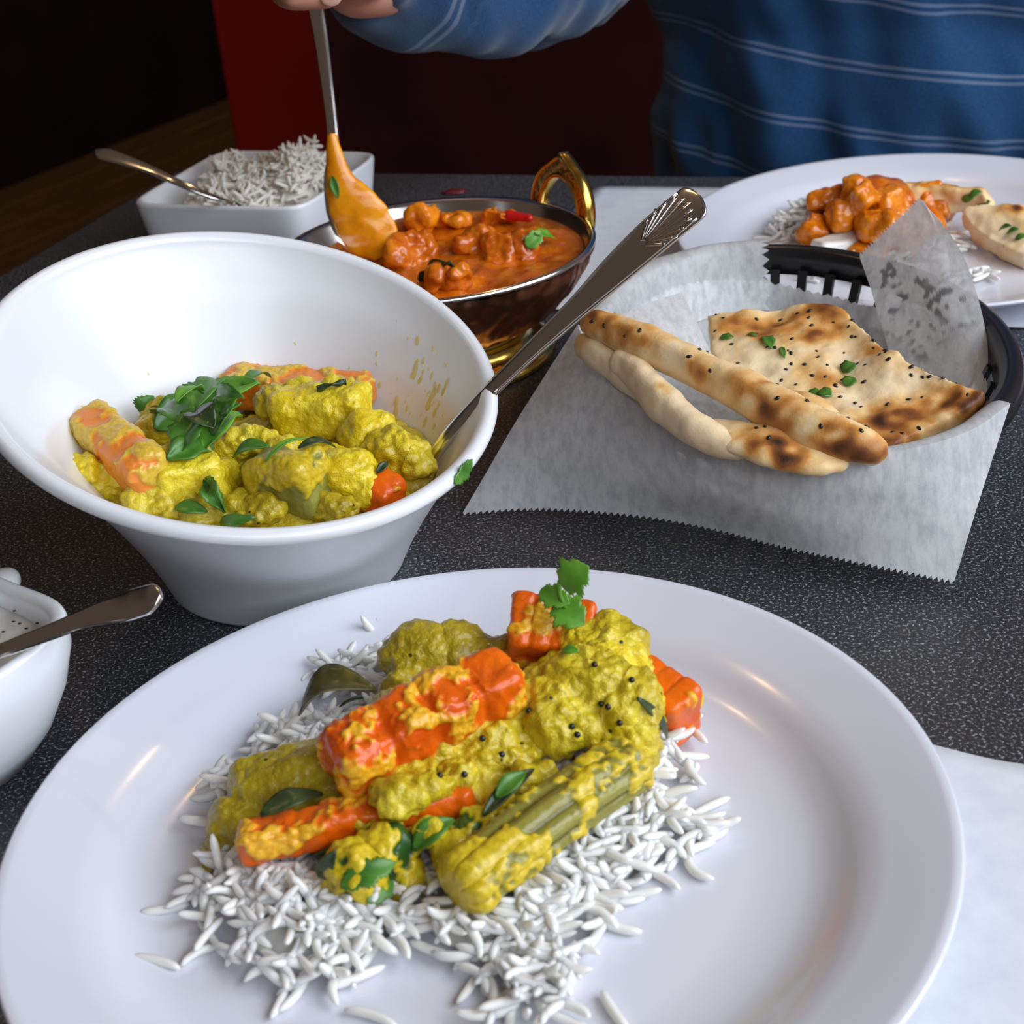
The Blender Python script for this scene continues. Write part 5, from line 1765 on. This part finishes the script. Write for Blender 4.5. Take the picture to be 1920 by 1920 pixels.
leaf_obj('coriander_leaf', (458, 722, .0720), (512, 712, .0730), .0055, 'fresh_leaf', 'green leaf lying on the long back carrot in the slanted bowl', arch=0.15)
leaf_obj('coriander_leaf', (437, 862, .0690), (505, 845, .0700), .0075, 'fresh_leaf', 'broad green leaf in the middle of the slanted bowl', arch=0.15, fold=0.3)
leaf_obj('curry_leaf', (560, 845, .0660), (632, 848, .0670), .0050, 'curry_leaf', 'almost black curry leaf behind the squash piece', arch=0.15, fold=0.4)
leaf_obj('coriander_stalk', (500, 868, .0690), (580, 828, .0690), .0020, 'bright_leaf', 'green stem piece over the squash in the slanted bowl', arch=0.2)
leaf_obj('coriander_leaf', (385, 900, .0690), (425, 965, .0610), .0065, 'fresh_leaf', 'curled dark coriander leaf on the front potato cube', arch=0.2, fold=0.5, wav=0.25, jag=0.08, n=18)
leaf_obj('coriander_leaf', (328, 955, .0620), (390, 965, .0610), .0055, 'fresh_leaf', 'oval green leaf near the front left rim of the slanted bowl', arch=0.15)
leaf_obj('coriander_leaf', (415, 985, .0590), (482, 970, .0590), .0050, 'fresh_leaf', 'green leaf right at the front rim of the slanted bowl', arch=0.2)
leaf_obj('curry_leaf', (595, 735, .0730), (650, 725, .0750), .0030, 'curry_leaf', 'dark leaf shreds on the back cauliflower in the slanted bowl', arch=0.1, wav=0.2)
leaf_obj('curry_leaf', (705, 890, .0620), (725, 872, .0630), .0030, 'curry_leaf', 'small dark leaf scrap on the front right potato', arch=0.1)
# leaf stuck outside the lip
pA, nA = surf(850, 906); pB, nB = surf(884, 862)
tag(leaf('coriander_leaf', pA + nA * 0.0006, pB + nB * 0.0006, 0.0030, 'fresh_leaf', up=nA + nB, arch=0.06, fold=0.05, jag=0.12, lobes=3, n=22), 'green leaf scrap stuck to the outer lip of the slanted bowl', 'herb')

# ================================================================== FAR PLATE
fb = []
for px, py, rw, rh in ((1520, 440, .026, .010), (1480, 455, .018, .006), (1560, 420, .030, .014), (1620, 420, .034, .014), (1680, 430, .030, .010), (1540, 500, .026, .006), (1700, 480, .026, .006), (1620, 500, .030, .008), (1780, 460, .016, .004), (1820, 520, .012, .003)):
    x, y = Wp(px, py); fb.append((x, y, rw, rw, rh))
pl = rice_heap(fb, PZ, 420, 31, tilt=0.4)
core = lumpy([prim_ell((b[0], b[1], PZ), (b[2] * .8, b[3] * .8, max(b[4] - 0.003, 0.0008))) for b in fb if b[4] > 0.0055], voxel=0.0022, octaves=((160, .001),), grain=None)
a, n = arr(core); a[:, 2] = np.maximum(a[:, 2], PZ + 0.0002); put(core, a)
rm = rice_mesh('rice_bed', pl, 1.0)
bm = bmesh.new(); bm.from_mesh(core); bm.from_mesh(rm)
me = bpy.data.meshes.new('rice_bed'); bm.to_mesh(me); bm.free()
tag(obj('rice_bed', me, 'rice'), 'white rice under the orange curry on the far plate', 'rice', kind='stuff')
chunk('sauce_pool', ells([(1600, 425, .016, 100, 80, 44), (1680, 425, .016, 90, 80, 46), (1640, 390, .022, 80, 80, 60), (1730, 390, .016, 60, 60, 40), (1560, 400, .018, 50, 60, 44)]), 'orange_gravy', 'orange sauce mound holding the far plate curry pieces together', CUR, octaves=((60, .003), (150, .0014)), grain=None, voxel=0.0012, smooth=2)
GF = 'orange curry pieces on the far plate'
for i, (px, py, z, w_, h_, lab) in enumerate([
    (1545, 375, .034, 72, 62, 'angular orange curry piece at the left top of the far plate heap'),
    (1608, 352, .042, 70, 60, 'topmost pointed orange curry piece on the far plate'),
    (1640, 378, .040, 84, 56, 'wide orange curry piece in the upper middle of the far plate heap'),
    (1590, 405, .032, 70, 66, 'orange curry piece in the centre of the far plate heap'),
    (1645, 430, .030, 92, 80, 'large bright orange cube at the front of the far plate heap'),
    (1522, 430, .024, 64, 52, 'orange curry piece nearest the rice at the far plate heap left'),
    (1690, 400, .030, 84, 60, 'orange sauce-soaked piece behind the standing paper corner'),
    (1740, 375, .026, 80, 50, 'orange sauced piece beside the toasted bread on the far plate'),
    (1610, 472, .016, 90, 34, 'flat orange sauce smear just above the basket rim'),
    (1700, 445, .020, 90, 50, 'low orange curry lump right of the large bright cube')]):
    sauce_lump(px, py, z, w_, h_, 'orange_chunk', lab, CUR, GF, 70 + i, squash=1.0, parts=2, bev=0.45, octs=((60, 0.0030), (150, 0.0014), (380, 0.0005)))
chunk('chicken_bit', [prim_box(W(1570, 462, .018), (.014, .008, .006), Quaternion((0, 0, 1), 0.3), 0.4)], 'rice', 'pale bare chunk with orange top at the front of the far plate rice', CUR, octaves=((80, .002),), grain=None, voxel=0.0012)


def bread_bit(pts, thick, label, spots, seed, base):
    m0, nr = poly_solid(pts, thick)
    me = remesh([('mesh', m0)], 0.0014, 4)
    a_, n_ = arr(me)
    put(me, a_ + n_ * (nz(a_, 70, seed) * 0.0024 + nz(a_, 180, seed) * 0.0010)[:, None])
    toast_attr(me, spots, seed, base=base, lowfreq=70)
    o_ = tag(obj('naan_piece', me, 'naan'), label, 'naan', 'torn naan on the far plate')
    return o_


nb1 = bread_bit([W(1672, 338, .036), W(1760, 338, .036), W(1848, 348, .036), W(1862, 372, .028), W(1862, 385, .020), W(1780, 388, .020), W(1690, 372, .026)], 0.010, 'torn naan piece with a toasted edge at the back of the far plate',
                [(W(1700, 335, .038), .008, .4), (W(1790, 340, .037), .006, .7), (W(1840, 345, .037), .008, .5), (W(1740, 340, .037), .01, .3)], 61, -0.02)
nb2 = bread_bit([W(1800, 392, .026), W(1850, 378, .030), W(1930, 385, .030), W(1990, 400, .028), W(1990, 470, .020), W(1915, 480, .016), W(1870, 455, .018), W(1820, 425, .020)], 0.011, 'herb-flecked naan piece at the right edge of the far plate',
                [(W(1870, 400, .030), .005, .4), (W(1890, 420, .028), .004, .35), (W(1900, 385, .031), .006, .6)], 66, 0.0)
for px, py, z_ in ((1845, 382, .0315), (1900, 438, .0270), (1915, 450, .0260), (1885, 432, .0270)):
    l_ = leaf_on('herb_shred', (px - 12, py + 3), (px + 12, py - 3), .0026, 'fresh_leaf', arch=0.1, n=8, m=5)
    l_.parent = nb2
for px, py, z_ in ((1815, 372, .0310), (1830, 365, .0330)):
    l_ = leaf_on('herb_shred', (px - 12, py + 3), (px + 12, py - 3), .0024, 'fresh_leaf', arch=0.1, n=8, m=5)
    l_.parent = nb1
